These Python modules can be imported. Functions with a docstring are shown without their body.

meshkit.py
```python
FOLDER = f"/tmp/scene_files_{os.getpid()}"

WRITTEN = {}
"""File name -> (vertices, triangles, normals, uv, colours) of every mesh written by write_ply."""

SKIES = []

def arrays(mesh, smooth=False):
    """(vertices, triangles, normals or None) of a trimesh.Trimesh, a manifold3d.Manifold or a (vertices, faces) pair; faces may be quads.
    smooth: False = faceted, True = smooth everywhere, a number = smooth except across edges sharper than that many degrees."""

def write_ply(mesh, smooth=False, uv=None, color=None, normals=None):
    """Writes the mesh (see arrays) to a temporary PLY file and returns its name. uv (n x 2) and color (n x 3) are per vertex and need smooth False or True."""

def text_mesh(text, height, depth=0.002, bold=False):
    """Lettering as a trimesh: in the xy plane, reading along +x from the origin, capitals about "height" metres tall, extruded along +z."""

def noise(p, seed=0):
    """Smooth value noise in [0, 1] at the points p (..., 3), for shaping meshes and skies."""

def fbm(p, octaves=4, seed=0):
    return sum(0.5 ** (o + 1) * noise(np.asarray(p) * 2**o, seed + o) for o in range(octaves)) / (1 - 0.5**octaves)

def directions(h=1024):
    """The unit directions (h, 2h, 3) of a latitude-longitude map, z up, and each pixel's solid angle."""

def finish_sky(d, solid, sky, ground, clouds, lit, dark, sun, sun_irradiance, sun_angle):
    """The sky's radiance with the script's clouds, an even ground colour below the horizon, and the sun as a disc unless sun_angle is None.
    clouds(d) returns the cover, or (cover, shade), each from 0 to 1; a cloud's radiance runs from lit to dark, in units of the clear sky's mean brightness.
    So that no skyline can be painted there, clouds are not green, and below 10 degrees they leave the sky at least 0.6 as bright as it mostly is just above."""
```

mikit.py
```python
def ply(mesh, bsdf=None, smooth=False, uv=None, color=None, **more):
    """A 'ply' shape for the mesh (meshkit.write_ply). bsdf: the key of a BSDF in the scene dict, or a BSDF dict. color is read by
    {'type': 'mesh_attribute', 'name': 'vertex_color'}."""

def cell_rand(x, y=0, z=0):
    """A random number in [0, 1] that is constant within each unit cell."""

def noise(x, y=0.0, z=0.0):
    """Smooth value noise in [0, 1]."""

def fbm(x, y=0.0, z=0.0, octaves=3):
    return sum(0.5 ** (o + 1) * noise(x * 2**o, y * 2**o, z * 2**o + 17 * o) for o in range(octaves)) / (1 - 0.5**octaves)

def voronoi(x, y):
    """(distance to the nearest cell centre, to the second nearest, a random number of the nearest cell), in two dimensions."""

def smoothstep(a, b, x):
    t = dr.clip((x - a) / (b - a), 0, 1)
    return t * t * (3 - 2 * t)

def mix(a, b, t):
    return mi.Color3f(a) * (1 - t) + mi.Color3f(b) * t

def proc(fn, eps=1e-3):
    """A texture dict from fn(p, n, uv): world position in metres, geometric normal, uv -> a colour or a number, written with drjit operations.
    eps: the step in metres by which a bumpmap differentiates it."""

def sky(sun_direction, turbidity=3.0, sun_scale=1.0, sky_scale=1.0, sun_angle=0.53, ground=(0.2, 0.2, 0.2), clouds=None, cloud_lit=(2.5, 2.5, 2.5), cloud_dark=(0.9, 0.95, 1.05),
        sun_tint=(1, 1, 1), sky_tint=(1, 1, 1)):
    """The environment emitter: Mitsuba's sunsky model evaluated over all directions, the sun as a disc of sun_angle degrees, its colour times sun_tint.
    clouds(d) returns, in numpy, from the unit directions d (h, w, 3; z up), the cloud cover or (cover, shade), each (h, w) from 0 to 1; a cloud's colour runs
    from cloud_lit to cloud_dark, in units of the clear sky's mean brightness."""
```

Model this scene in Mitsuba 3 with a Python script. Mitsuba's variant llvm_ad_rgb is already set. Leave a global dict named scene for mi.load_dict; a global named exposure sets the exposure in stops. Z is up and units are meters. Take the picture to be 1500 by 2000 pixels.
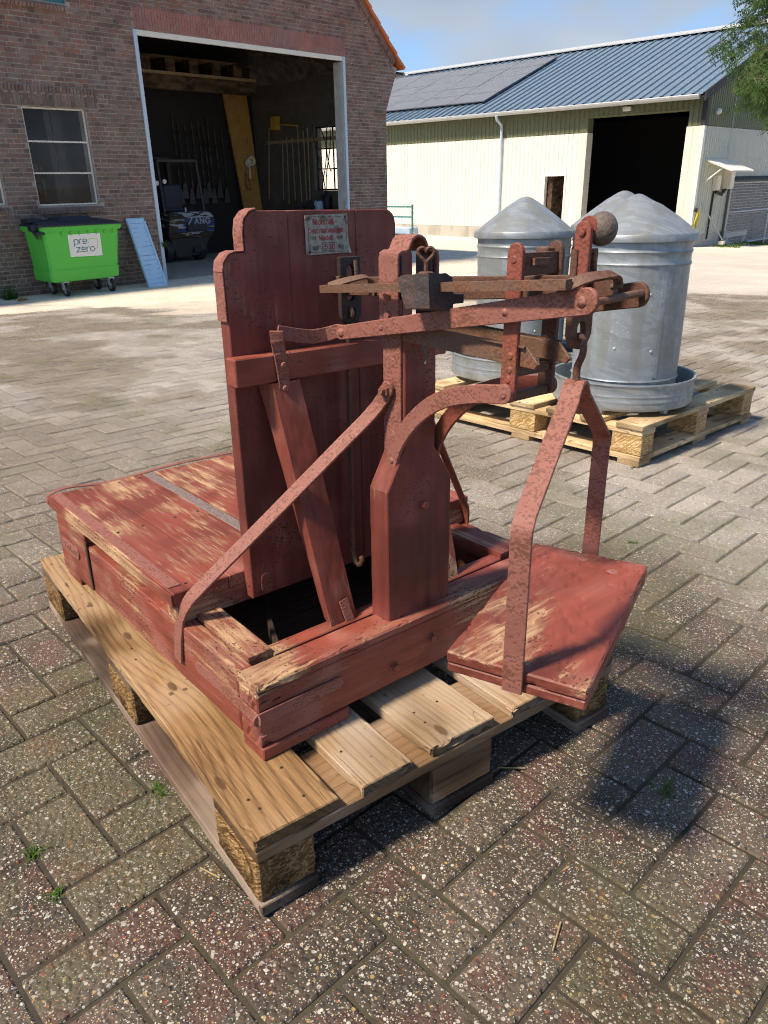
import math, random
import numpy as np, trimesh, shapely, mapbox_earcut
from shapely.geometry import Polygon, LineString, Point, box as sbox
from scipy.spatial import ConvexHull
from scipy.interpolate import RBFInterpolator
import drjit as dr, mitsuba as mi, mikit, meshkit
from mikit import noise, fbm, voronoi, cell_rand, smoothstep, mix, proc

# ------------------------------------------------------------------ camera, sky, exposure
exposure = 2.12
CAM = np.array([0.0, 0.0, 1.0])
FWD = np.array([0.9166988, 0.0, -0.3995789])
UP = np.array([0.39951, -0.0185653, 0.9165408])
SUN = np.array([-0.27, 0.514, 0.814])


def clouds(d):
    az = np.arctan2(d[..., 1], d[..., 0]); el = d[..., 2]
    q = np.stack([d[..., 0] / (el + .25), d[..., 1] / (el + .25), el * 2], -1)
    n = meshkit.fbm(q * 2.3 + 5.0, 5, 3)
    m = meshkit.fbm(q * 1.1 + 1.7, 4, 8)
    low = np.clip(1 - el / .30, 0, 1)
    cov = np.clip((n - .42 + .09 * low) / .24, 0, 1)
    cov = cov * cov * (3 - 2 * cov) * .8
    return cov, np.clip(.62 + 1.8 * (m - .45) - .35 * low, 0, 1)


T = mi.ScalarTransform4f
scene = {"cam": {"type": "perspective", "fov": 2 * math.degrees(math.atan(750 / 1475.3)), "fov_axis": "x", "near_clip": 0.05, "far_clip": 400.0,
                 "to_world": T().look_at(origin=CAM.tolist(), target=(CAM + FWD).tolist(), up=UP.tolist())},
         "sky": mikit.sky(SUN.tolist(), turbidity=3.0, clouds=clouds, cloud_lit=(1.5, 1.6, 1.72), cloud_dark=(0.48, 0.62, .80), sun_scale=1.0, sun_angle=6.5, sky_tint=(.93, 1.0, 1.06), sun_tint=(.96, .97, 1.0), ground=(.25, .23, .20))}
labels = {}
ORD = ('first', 'second', 'third', 'fourth', 'fifth', 'sixth', 'seventh', 'eighth', 'ninth')
rng = np.random.default_rng(7)

# ------------------------------------------------------------------ frames
O_P = np.array([0.7906944, 0.1935292, 0.0018568])
Q = np.array([[0.5887562, 0.8075890, 0.0341478], [-0.8079725, 0.5892064, -0.0040371], [-0.0233804, -0.0252136, 0.9994086]])
A0 = np.array([.09, .145, .144]); YAW = math.radians(3.5)
SM = np.array([[math.cos(YAW), math.sin(YAW), 0], [-math.sin(YAW), math.cos(YAW), 0], [0, 0, 1.0]])
UB = np.array([0.7139069, -0.7002406, 0]); UC = np.array([0.7031636, 0.7110281, 0])
FB = np.array([13.71, 3.72, -0.5]); CB = np.array([26.47, -6.63, -0.9])
ZW = np.array([0, 0, 1.0])


class Frame:
    def __init__(s, R, o): s.R, s.o = np.asarray(R, float), np.asarray(o, float)
    def __call__(s, v): return np.asarray(v, float) @ s.R.T + s.o
    def sub(s, R, o): return Frame(s.R @ np.asarray(R, float), s(o))
    def inv(s, p):
        """drjit: world point -> local point"""
        q = [p.x - s.o[0], p.y - s.o[1], p.z - s.o[2]]
        return [q[0] * float(s.R[0, k]) + q[1] * float(s.R[1, k]) + q[2] * float(s.R[2, k]) for k in range(3)]


def rotz(a): c, s_ = math.cos(a), math.sin(a); return np.array([[c, -s_, 0], [s_, c, 0], [0, 0, 1.0]])


FP = Frame(Q, O_P)                                  # front pallet / near yard
FS = FP.sub(SM.T, A0)                               # weighing scale
FF = Frame(np.stack([UB, [0.7002406, 0.7139069, 0], ZW], 1), FB)   # brick facade: s, depth, z
FC = Frame(np.stack([-UC, [0.7110281, -0.7031636, 0], ZW], 1), CB)  # steel barn: x (right), depth, z
FW = Frame(np.eye(3), [0, 0, 0])

# ground height: the tilted yard near the camera, level at the buildings
NP_ = Q[:, 2]
def plane_z(x, y): return O_P[2] - (NP_[0] * (x - O_P[0]) + NP_[1] * (y - O_P[1])) / NP_[2]
_c, _v = [], []
for x in np.linspace(-6, 6.5, 6):
    for y in np.linspace(-6, 7, 6): _c.append((x, y)); _v.append(0.0)
for s_ in np.linspace(-12, 5.6, 7):
    for d_ in (-.6, 1.5, 6): p = FF([s_, d_, 0]); _c.append(p[:2]); _v.append(-.5 - plane_z(*p[:2]))
for s_ in np.linspace(-22, 3.7, 7):
    for d_ in (-1, 3): p = FC([s_, d_, 0]); _c.append(p[:2]); _v.append(-.9 - plane_z(*p[:2]))
for d_ in (1.5, 4, 8, 12): p = FC([3.9, d_, 0]); _c.append(p[:2]); _v.append(-.9 - .055 * d_ - plane_z(*p[:2]))
for a in np.linspace(0, 2 * math.pi, 12, endpoint=False):
    p = np.array([20 + 70 * math.cos(a), 70 * math.sin(a)]); _c.append(p); _v.append(-.9 - plane_z(*p))
_rbf = RBFInterpolator(np.array(_c), np.array(_v), kernel='linear', smoothing=.02)
def gz(xy):
    xy = np.atleast_2d(np.asarray(xy, float))
    w = np.clip((np.hypot(xy[:, 0] - 1.2, xy[:, 1]) - 3.4) / 2.5, 0, 1); w = w * w * (3 - 2 * w)
    return plane_z(xy[:, 0], xy[:, 1]) + w * _rbf(xy)

# ------------------------------------------------------------------ mesh helpers: a mesh is (vertices, triangles)
_sg = np.array([[a, b, c] for a in (-1, 1) for b in (-1, 1) for c in (-1, 1)], float)
CBV = np.repeat(_sg, 3, 0); CBM = 1 - np.tile(np.eye(3), (8, 1))
def _hull(v):
    h = ConvexHull(v); f = h.simplices.copy(); c = v.mean(0)
    n = np.cross(v[f[:, 1]] - v[f[:, 0]], v[f[:, 2]] - v[f[:, 0]])
    flip = ((v[f].mean(1) - c) * n).sum(1) < 0
    f[flip] = f[flip][:, ::-1]; return f
CBF = _hull(CBV * (1 - .2 * CBM))
def box(x0, x1, y0, y1, z0, z1, ch=.0015):
    h = np.array([x1 - x0, y1 - y0, z1 - z0]) / 2; c = np.array([x1 + x0, y1 + y0, z1 + z0]) / 2
    ch = min(ch, h.min() * .8)
    return CBV * (h - ch * CBM) + c, CBF
def hull(pts): pts = np.asarray(pts, float); return pts, _hull(pts)
def cat(*ms):
    ms = [m for m in (ms[0] if len(ms) == 1 and isinstance(ms[0], list) else ms)]
    n = np.cumsum([0] + [len(m[0]) for m in ms])
    return np.vstack([m[0] for m in ms]), np.vstack([np.asarray(m[1]) + k for m, k in zip(ms, n)])
def mv(m, R=None, t=(0, 0, 0)):
    v = np.asarray(m[0], float)
    return (v if R is None else v @ np.asarray(R).T) + np.asarray(t), m[1]
def tm(m): return np.array(m.vertices), np.array(m.faces)
def _ear(rings):
    v = np.vstack(rings); return mapbox_earcut.triangulate_float64(v, np.cumsum([len(r) for r in rings]).astype(np.uint32)).reshape(-1, 3).astype(int)
def _inset(r, b):
    a, c = np.roll(r, 1, 0), np.roll(r, -1, 0)
    e1, e2 = r - a, c - r
    n1 = np.stack([-e1[:, 1], e1[:, 0]], 1); n2 = np.stack([-e2[:, 1], e2[:, 0]], 1)
    n1 /= np.linalg.norm(n1, axis=1, keepdims=True) + 1e-12; n2 /= np.linalg.norm(n2, axis=1, keepdims=True) + 1e-12
    m = n1 + n2; m /= np.maximum((m * m).sum(1, keepdims=True) / 2, .35)
    return r + m * b
def plate(poly, t0, t1, axis='z', b=.001):
    """Extrude a shapely polygon between t0 and t1 with bevelled edges. axis x: (y,z) outline; y: (x,z); z: (x,y)."""
    poly = shapely.geometry.polygon.orient(poly)
    rings = [np.array(poly.exterior.coords)[:-1]] + [np.array(i.coords)[:-1] for i in poly.interiors]
    inn = [_inset(r, b) for r in rings]
    f2 = _ear(inn); N = sum(map(len, rings)); iv, ov = np.vstack(inn), np.vstack(rings)
    bz = min(b, (t1 - t0) * .4)
    L = [np.c_[iv, np.full(N, t0)], np.c_[ov, np.full(N, t0 + bz)], np.c_[ov, np.full(N, t1 - bz)], np.c_[iv, np.full(N, t1)]]
    a = iv[f2]; up = np.cross(a[:, 1] - a[:, 0], a[:, 2] - a[:, 0]) < 0
    f2[up] = f2[up][:, ::-1]
    fs = [f2[:, ::-1], f2 + 3 * N]; k = 0
    for r in rings:
        i = np.arange(len(r)) + k; j = np.roll(np.arange(len(r)), -1) + k; k += len(r)
        for q in range(3):
            fs += [np.stack([i + q * N, j + q * N, j + (q + 1) * N], 1), np.stack([i + q * N, j + (q + 1) * N, i + (q + 1) * N], 1)]
    v, f = np.vstack(L), np.vstack(fs)
    if axis == 'x': v = v[:, [2, 0, 1]]
    if axis == 'y': v = v[:, [0, 2, 1]]; f = f[:, ::-1]
    return v, f
def capsule(a, b, ra, rb=None, n=10):
    rb = ra if rb is None else rb
    return shapely.convex_hull(shapely.union_all([Point(a).buffer(ra, n), Point(b).buffer(rb, n)]))
def strip(pts, w, cap='flat'): return LineString(pts).buffer(w / 2, cap_style=cap, join_style='round', quad_segs=6)
def _frames(p):
    t = np.gradient(p, axis=0); return t / (np.linalg.norm(t, axis=1, keepdims=True) + 1e-12)
def _loft(rings, closed=False):
    n, k = len(rings), len(rings[0]); v = np.vstack(rings); f = []
    idx = np.arange(k); j = np.roll(idx, -1)
    for a in range(n if closed else n - 1):
        b = (a + 1) % n
        f += [np.stack([idx + a * k, j + a * k, j + b * k], 1), np.stack([idx + a * k, j + b * k, idx + b * k], 1)]
    if not closed:
        v = np.vstack([v, rings[0].mean(0), rings[-1].mean(0)])
        f += [np.stack([j, idx, np.full(k, n * k)], 1), np.stack([idx + (n - 1) * k, j + (n - 1) * k, np.full(k, n * k + 1)], 1)]
    return v, np.vstack(f)
def tube(pts, r, sides=8, closed=False):
    p = np.asarray(pts, float); t = _frames(np.vstack([p[-1:], p, p[:1]]))[1:-1] if closed else _frames(p)
    r = np.broadcast_to(r, (len(p),)); rings = []
    a = np.cross(t[0], [0, 0, 1] if abs(t[0, 2]) < .9 else [1, 0, 0]); ang = np.arange(sides) * 2 * np.pi / sides
    for q, tt, rr in zip(p, t, r):
        a = a - tt * (a @ tt); a /= np.linalg.norm(a); b = np.cross(tt, a)
        rings.append(q + rr * (np.cos(ang)[:, None] * a + np.sin(ang)[:, None] * b))
    return _loft(rings, closed)
def ribbon(pts, W, w, th, ch=.0008):
    """Flat bar along pts; W: width direction (one, or one per point)."""
    p = np.asarray(pts, float); t = _frames(p); W = np.broadcast_to(np.asarray(W, float), p.shape); rings = []
    cs = [(-w / 2, -th / 2 + ch), (-w / 2 + ch, -th / 2), (w / 2 - ch, -th / 2), (w / 2, -th / 2 + ch), (w / 2, th / 2 - ch), (w / 2 - ch, th / 2), (-w / 2 + ch, th / 2), (-w / 2, th / 2 - ch)]
    for q, tt, ww in zip(p, t, W):
        ww = ww - tt * (ww @ tt); ww /= np.linalg.norm(ww); nn = np.cross(tt, ww)
        rings.append(np.array([q + a * ww + b * nn for a, b in cs]))
    return _loft(rings)
def smooth_path(pts, n=8):
    from scipy.interpolate import CubicSpline
    p = np.asarray(pts, float); u = np.r_[0, np.cumsum(np.linalg.norm(np.diff(p, axis=0), axis=1))]
    return CubicSpline(u, p)(np.linspace(0, u[-1], n * (len(p) - 1) + 1))
def lathe(prof, n=48, c=(0, 0, 0)):
    pr = np.asarray(prof, float); a = np.arange(n) * 2 * np.pi / n
    v = np.stack([np.outer(np.cos(a), pr[:, 0]), np.outer(np.sin(a), pr[:, 0]), np.tile(pr[:, 1], (n, 1))], -1).reshape(-1, 3); k = len(pr); f = []
    i = np.arange(n); j = (i + 1) % n
    for q in range(k - 1): f += [np.stack([i * k + q, j * k + q, j * k + q + 1], 1), np.stack([i * k + q, j * k + q + 1, i * k + q + 1], 1)]
    return v + np.asarray(c), np.vstack(f)
def rough(m, step=.015, amp=.0012, freq=45, seed=0, chip=None):
    """Subdivide and displace a little: worn wood. chip(p) -> extra inward displacement."""
    v, f = trimesh.remesh.subdivide_to_size(m[0], m[1], step, max_iter=12)
    t = trimesh.Trimesh(v, f, process=True); v = np.array(t.vertices); n = np.array(t.vertex_normals)
    d = (meshkit.fbm(v * freq + seed * 3.1, 2, seed) - .5) * 2 * amp
    if chip is not None: d = d - chip(v)
    return v + n * d[:, None], np.array(t.faces)

# ------------------------------------------------------------------ scene bookkeeping
VAR = {}   # material name -> (bsdf, u, v, extra u per local vertex): variants of one bsdf, told apart by the mesh's uv
def put(key, mesh, bsdf, frame=FW, smooth=False):
    if key in scene:
        k = 1
        while f"{key}_{k:03d}" in scene: k += 1
        key = f"{key}_{k:03d}"
    if bsdf not in VAR:
        scene[key] = mikit.ply((frame(mesh[0]), mesh[1]), bsdf, smooth=smooth)
        return key
    base, u, v, fn = VAR[bsdf]; vv, ff = np.asarray(mesh[0], float), mesh[1]
    if smooth is not False and smooth is not True:
        t = trimesh.graph.smooth_shade(trimesh.Trimesh(vv, ff, process=False), angle=math.radians(smooth), facet_minarea=None)
        vv, ff = np.array(t.vertices), np.array(t.faces); smooth = True
    uu = np.full(len(vv), float(u)) + (fn(vv) if fn else 0)
    scene[key] = mikit.ply((frame(vv), ff), base, smooth=smooth, uv=np.c_[uu, np.full(len(vv), float(v))])
    return key
def tag(key, label=None, cat=None, group=None, kind=None):
    d = {k: v for k, v in dict(label=label, category=cat, group=group, kind=kind).items() if v}
    labels[key] = {**labels.get(key, {}), **d}
def mat(key, fn=None, color=None, rough_=.7, bump=None, bscale=1.0, eps=1e-3, **kw):
    base = proc(fn, eps) if fn else {"type": "rgb", "value": list(color)}
    r = proc(rough_) if callable(rough_) else rough_
    b = {"type": "principled", "base_color": base, "roughness": r, "specular": kw.pop('specular', .4), **kw}
    if bump: b = {"type": "bumpmap", "nested": b, "arbitrary": proc(bump, eps), "scale": bscale}
    scene[key] = {"type": "twosided", "b": b}
    return key

# ------------------------------------------------------------------ materials (few kernels; their variants are chosen by the mesh's uv)
F_, U_ = mi.Float, mi.UInt32
def _lat(x):
    f = dr.floor(x); t = x - f
    return U_(mi.Int32(f) + 1000000), t * t * (3 - 2 * t)
def _fin(h):
    h = (h ^ (h >> 13)) * U_(1274126177)
    return F_((h ^ (h >> 16)) & U_(0xFFFFFF)) * (1 / 16777215.0)
KX, KY, KZ = U_(374761393), U_(668265263), U_(2147483647)
def n3(x, y, z=0.0):
    """value noise, cheaper to compile than mikit's"""
    x, y = F_(x), F_(y)
    ix, tx = _lat(x); iy, ty = _lat(y); a0 = ix * KX; a1 = a0 + KX; b0 = iy * KY; b1 = b0 + KY
    if isinstance(z, (int, float)):
        c = U_(int(z * 7919) + 77)
        q = lambda c: dr.lerp(dr.lerp(_fin(a0 + b0 + c), _fin(a1 + b0 + c), tx), dr.lerp(_fin(a0 + b1 + c), _fin(a1 + b1 + c), tx), ty)
        return q(c)
    iz, tz = _lat(F_(z)); c0 = iz * KZ; c1 = c0 + KZ
    q = lambda c: dr.lerp(dr.lerp(_fin(a0 + b0 + c), _fin(a1 + b0 + c), tx), dr.lerp(_fin(a0 + b1 + c), _fin(a1 + b1 + c), tx), ty)
    return dr.lerp(q(c0), q(c1), tz)
def fb(x, y, z=0.0, o=3):
    x, y = F_(x), F_(y); flat = isinstance(z, (int, float)); zz = F_(0.0) if flat else F_(z)
    def body(i, s, k, x, y, z):
        return i + 1, s + k * (n3(x, y, 3.0) if flat else n3(x, y, z)), k * .5, x * 2.03 + 17.3, y * 2.03 + 5.1, z * 2.03 + 9.7
    r = dr.while_loop((U_(0), F_(0), F_(.5), x + (z * 31.7 if flat else 0), y, zz), lambda i, *_: i < o, body)
    return r[1] / (1 - .5 ** o)
def vor(x, y):
    """nearest and second nearest cell distance, random number of the nearest cell (one loop over the neighbours)"""
    x, y = F_(x), F_(y); fx, fy = dr.floor(x), dr.floor(y)
    def body(i, a, b, w):
        cx = fx + F_(mi.Int32(i % 3) - 1); cy = fy + F_(mi.Int32(i // 3) - 1)
        h = U_(mi.Int32(cx) + 1000000) * KX + U_(mi.Int32(cy) + 1000000) * KY
        r1, r2, r3 = _fin(h + 11), _fin(h + 5003), _fin(h + 90001)
        d = dr.sqrt(dr.square(cx + r1 - x) + dr.square(cy + r2 - y))
        b = dr.select(d < a, a, dr.minimum(b, d)); w = dr.select(d < a, r3, w)
        return i + 1, dr.minimum(a, d), b, w
    r = dr.while_loop((U_(0), F_(9), F_(9), F_(0)), lambda i, *_: i < 9, body)
    return r[1], r[2], r[3]
def rnd1(v, k): return _fin(U_(F_(v) * 16777215.0) * KX + U_(k * 7919 + 13))
def pick(v, cols):
    c = mi.Color3f(*cols[0])
    for i, x in enumerate(cols[1:], 1): c = dr.select(v > i - .5, mi.Color3f(*x), c)
    return c
def npsx(a, b, v): t = np.clip((v - a) / (b - a), 0, 1); return t * t * (3 - 2 * t)
def axis_split(q, code):
    """(along the grain, across, across) for axis code 0, 1 or 2"""
    g = dr.select(code > 1.5, q[2], dr.select(code > .5, q[1], q[0]))
    a = dr.select(code > .5, q[0], q[1]); b = dr.select(code > 1.5, q[1], q[2])
    return g, a, b

# red paint on wood. u: wear, v: grain axis (+ 3 for the darker glossier board paint)
def paint_masks(p, uv):
    q = FS.inv(p); dark = uv.y > 2.5; code = dr.floor(dr.select(dark, uv.y - 3, uv.y) + .5)
    g, a, b = axis_split(q, code)
    st = n3(g * 6, a * 60, b * 60) * .6 + n3(g * 15, a * 165, b * 165) * .4
    bl = fb(q[0] * 8 + 2.1, q[1] * 8, q[2] * 8 + 7, 3)
    fi = n3(g * 40, a * 420, b * 420)
    return q, st, bl, bl * .52 + st * .30 + fi * .18 + (uv.x - .5), dark
def paint_col(p, n, uv):
    q, st, bl, w, dark = paint_masks(p, uv)
    base = dr.select(dark, mi.Color3f(.175, .043, .032), mi.Color3f(.240, .060, .040))
    f2 = n3(q[0] * 21, q[1] * 21, q[2] * 21 + 9)
    r = mix(base, mi.Color3f(.33, .135, .105), smoothstep(.46, .80, f2 * .5 + bl * .5) * dr.select(dark, .3, .8)) * (.62 + .72 * st) * (.80 + .40 * n3(q[0] * 4.5 + 7, q[1] * 4.5, q[2] * 4.5))
    r = mix(r, base * .55, smoothstep(.50, .60, w) * .5)
    r = r * (.72 + .28 * smoothstep(.36, .52, bl * .6 + n3(q[0] * 13, q[1] * 13, q[2] * 3.3) * .4))
    wd = mix(mi.Color3f(.25, .125, .075), mi.Color3f(.47, .315, .180), smoothstep(.25, .72, st * .7 + fb(q[0] * 19, q[1] * 19, q[2] * 19, 2) * .3))
    r = mix(r, wd, smoothstep(.515, .730, w))
    sp = n3(q[0] * 310, q[1] * 310, q[2] * 310) * (.5 + bl)
    return mix(r, mi.Color3f(.035, .014, .012), smoothstep(.84, .94, sp) * .75)
def paint_bump(p, n, uv):
    q, st, bl, w, dark = paint_masks(p, uv)
    return st * .0012 - smoothstep(.57, .67, w) * .0008
mat('paint', paint_col, rough_=.56, bump=paint_bump, eps=6e-4)
def paintv(key, axis, wear, fn=None, dark=0): VAR[key] = ('paint', wear, axis + 3 * dark, fn)
paintv('paint_beam_x', 0, .43, lambda v: .07 * npsx(.030, .0, v[:, 1]) * npsx(.128, .141, v[:, 2]) + .26 * npsx(.15, .0, v[:, 0]) * npsx(.10, .138, v[:, 2]) + .15 * npsx(.60, .70, v[:, 0]) * npsx(.130, .141, v[:, 2]))
paintv('paint_beam_y', 1, .455, lambda v: .06 * npsx(.12, .150, v[:, 2]))
paintv('paint_platform', 1, .545, lambda v: -.10 * npsx(.42, .30, v[:, 1]) * npsx(.05, .14, v[:, 0]) + .03 * npsx(.5, .75, v[:, 1]))
paintv('paint_platform_edge', 1, .60)
paintv('paint_board', 2, .33, lambda v: .30 * npsx(.831, .836, v[:, 2]) + .22 * npsx(.1395, .1365, v[:, 0]) * npsx(.2375, .236, v[:, 1]), 1)
paintv('paint_post', 2, .33, lambda v: .22 * npsx(.290, .2885, v[:, 0]) * npsx(.35, .386, v[:, 2]), 1)
paintv('paint_brace', 2, .42, lambda v: .14 * npsx(.24, .12, v[:, 2]))
paintv('paint_rail', 0, .40)
paintv('paint_pan', 0, .50, lambda v: .10 * npsx(.10, .02, np.abs(v[:, 0] + .05)) * npsx(.07, .02, np.abs(v[:, 1] - .035)) - .04 * npsx(.0, -.05, v[:, 1]))

# painted and rusty iron. u: speckle amount, v: palette
def iron_big(p):
    q = FS.inv(p); return q, fb(q[0] * 22, q[1] * 22, q[2] * 22, 3)
def iron_col(p, n, uv):
    q, big = iron_big(p); v = dr.floor(uv.y + .5)
    fine = n3(q[0] * 300, q[1] * 300, q[2] * 300) * .6 + n3(q[0] * 680, q[1] * 680, q[2] * 680) * .4
    c = pick(v, ((.275, .112, .088), (.25, .070, .048), (.125, .062, .042), (.150, .086, .057), (.030, .024, .022), (.046, .044, .047), (.20, .155, .145), (.13, .105, .092)))
    sp = pick(v, ((.115, .045, .032), (.115, .042, .026), (.060, .030, .022), (.085, .042, .028), (.085, .040, .026), (.14, .065, .05), (.09, .06, .05), (.075, .05, .04)))
    ra = dr.select(v > 3.5, .15, dr.select(v > .5, .75, .40))
    c = c * (.72 + .56 * big)
    c = mix(c, mi.Color3f(.20, .082, .042), smoothstep(.52, .74, big) * ra)
    return mix(c, sp, smoothstep(.50, .66, fine + (big - .5) * .5 + (uv.x - .5) * .4) * .68)
mat('iron', iron_col, rough_=.62, bump=lambda p, n, uv: n3(p.x * 330, p.y * 330, p.z * 330) * .0005 + n3(p.x * 70, p.y * 70, p.z * 70) * .0006, eps=5e-4)
for k_, (u_, v_) in dict(iron_pink=(.50, 0), iron_red=(.55, 1), iron_rust=(.5, 2), iron_brown=(.42, 3), iron_dark=(.36, 4), iron_black=(.32, 5), iron_grey=(.4, 6), iron_ball=(.45, 7)).items(): VAR[k_] = ('iron', u_, v_, None)

# bare wood. u: greyness, v: palette * 3 + grain axis
def wood_parts(p, uv):
    v = dr.floor(uv.y + .5); pal = dr.floor(v / 3 + .01); q = FP.inv(p)
    g, a, b = axis_split(q, v - pal * 3)
    wob = n3(g * 3, a * 8, b * 8) * .06
    ring = dr.abs(dr.sin((a + b * .7 + wob) * 215 + 3 * n3(g * 1.6, a * 11, b * 11 + 5)))
    fib = n3(g * 9, a * 380, b * 380) * .6 + n3(g * 26, a * 900, b * 900) * .4
    return q, g, a, b, ring, fib, pal
def v_ax(uv):
    v = dr.floor(uv.y + .5); return v - 3 * dr.floor(v / 3 + .01)
def wood_col(p, n, uv):
    q, g, a, b, ring, fib, pal = wood_parts(p, uv)
    lt = pick(pal, ((.310, .190, .088), (.360, .270, .175), (.225, .145, .080), (.150, .104, .078), (.60, .455, .275), (.12, .075, .045), (.60, .35, .10)))
    dk = pick(pal, ((.120, .064, .026), (.27, .170, .085), (.18, .100, .045), (.100, .064, .046), (.43, .275, .12), (.055, .035, .02), (.42, .22, .05)))
    big = fb(q[0] * 7 + 4, q[1] * 7, q[2] * 7, 3)
    c = mix(dk, lt, smoothstep(.24, .86, ring * .14 + fib * .50 + big * .52))
    c = mix(c, mi.Color3f(.35, .285, .225), smoothstep(.38, .66, big) * uv.x)
    c = c * dr.select(pal < 5.5, .52 + .72 * smoothstep(.28, .62, n3(g * 2.6 + 3, a * 13, b * 13) * .55 + big * .45), 1.0)
    c = c * dr.select(pal < 5.5, .86 + .14 * smoothstep(.05, .55, ring), 1.0)
    crack = smoothstep(.035, .010, dr.abs(n3(g * 2.2, a * 75, b * 75 + 9) - .5)) * smoothstep(.45, .6, n3(g * 5, a * 20, b * 20 + 3))
    c = c * (1 - .55 * crack)
    ax_ = v_ax(uv); nn_ = mi.Vector3f(n); en = dr.abs(dr.select(ax_ > .5, nn_.x * float(Q[0, 1]) + nn_.y * float(Q[1, 1]) + nn_.z * float(Q[2, 1]), nn_.x * float(Q[0, 0]) + nn_.y * float(Q[1, 0]) + nn_.z * float(Q[2, 0])))
    c = c * (1 - dr.select(pal < 3.5, .55, .25) * smoothstep(.55, .8, en) * dr.select(ax_ < 1.5, 1.0, 0.0))
    kd, k2_, kr = vor(g * 7.5, (a + b) * 19)
    c = mix(c, mi.Color3f(.085, .042, .018), smoothstep(.17, .09, kd) * dr.select((kr > .88) & (pal < 4.5), .8, 0.0))
    s = n3(q[0] * 70, q[1] * 70, q[2] * 70) * (.4 + big)
    return mix(c, mi.Color3f(.05, .03, .018), smoothstep(.82, .95, s) * .7)
def wood_bump(p, n, uv):
    q, g, a, b, ring, fib, pal = wood_parts(p, uv)
    return fib * .0009 + ring * .0002
mat('wood', wood_col, rough_=.72, bump=wood_bump, eps=5e-4, specular=.25)
for k_, (u_, pal_, ax_) in dict(wood_amber=(.25, 0, 1), wood_pale=(.5, 1, 1), wood_grey=(.8, 1, 1), wood_cross=(.35, 2, 0), wood_foot=(.45, 3, 1), pine_x=(.08, 4, 0), pine_y=(.08, 4, 1), timber_dark=(.1, 5, 0), pine_door=(0, 6, 2)).items(): VAR[k_] = ('wood', u_, pal_ * 3 + ax_, None)

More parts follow.
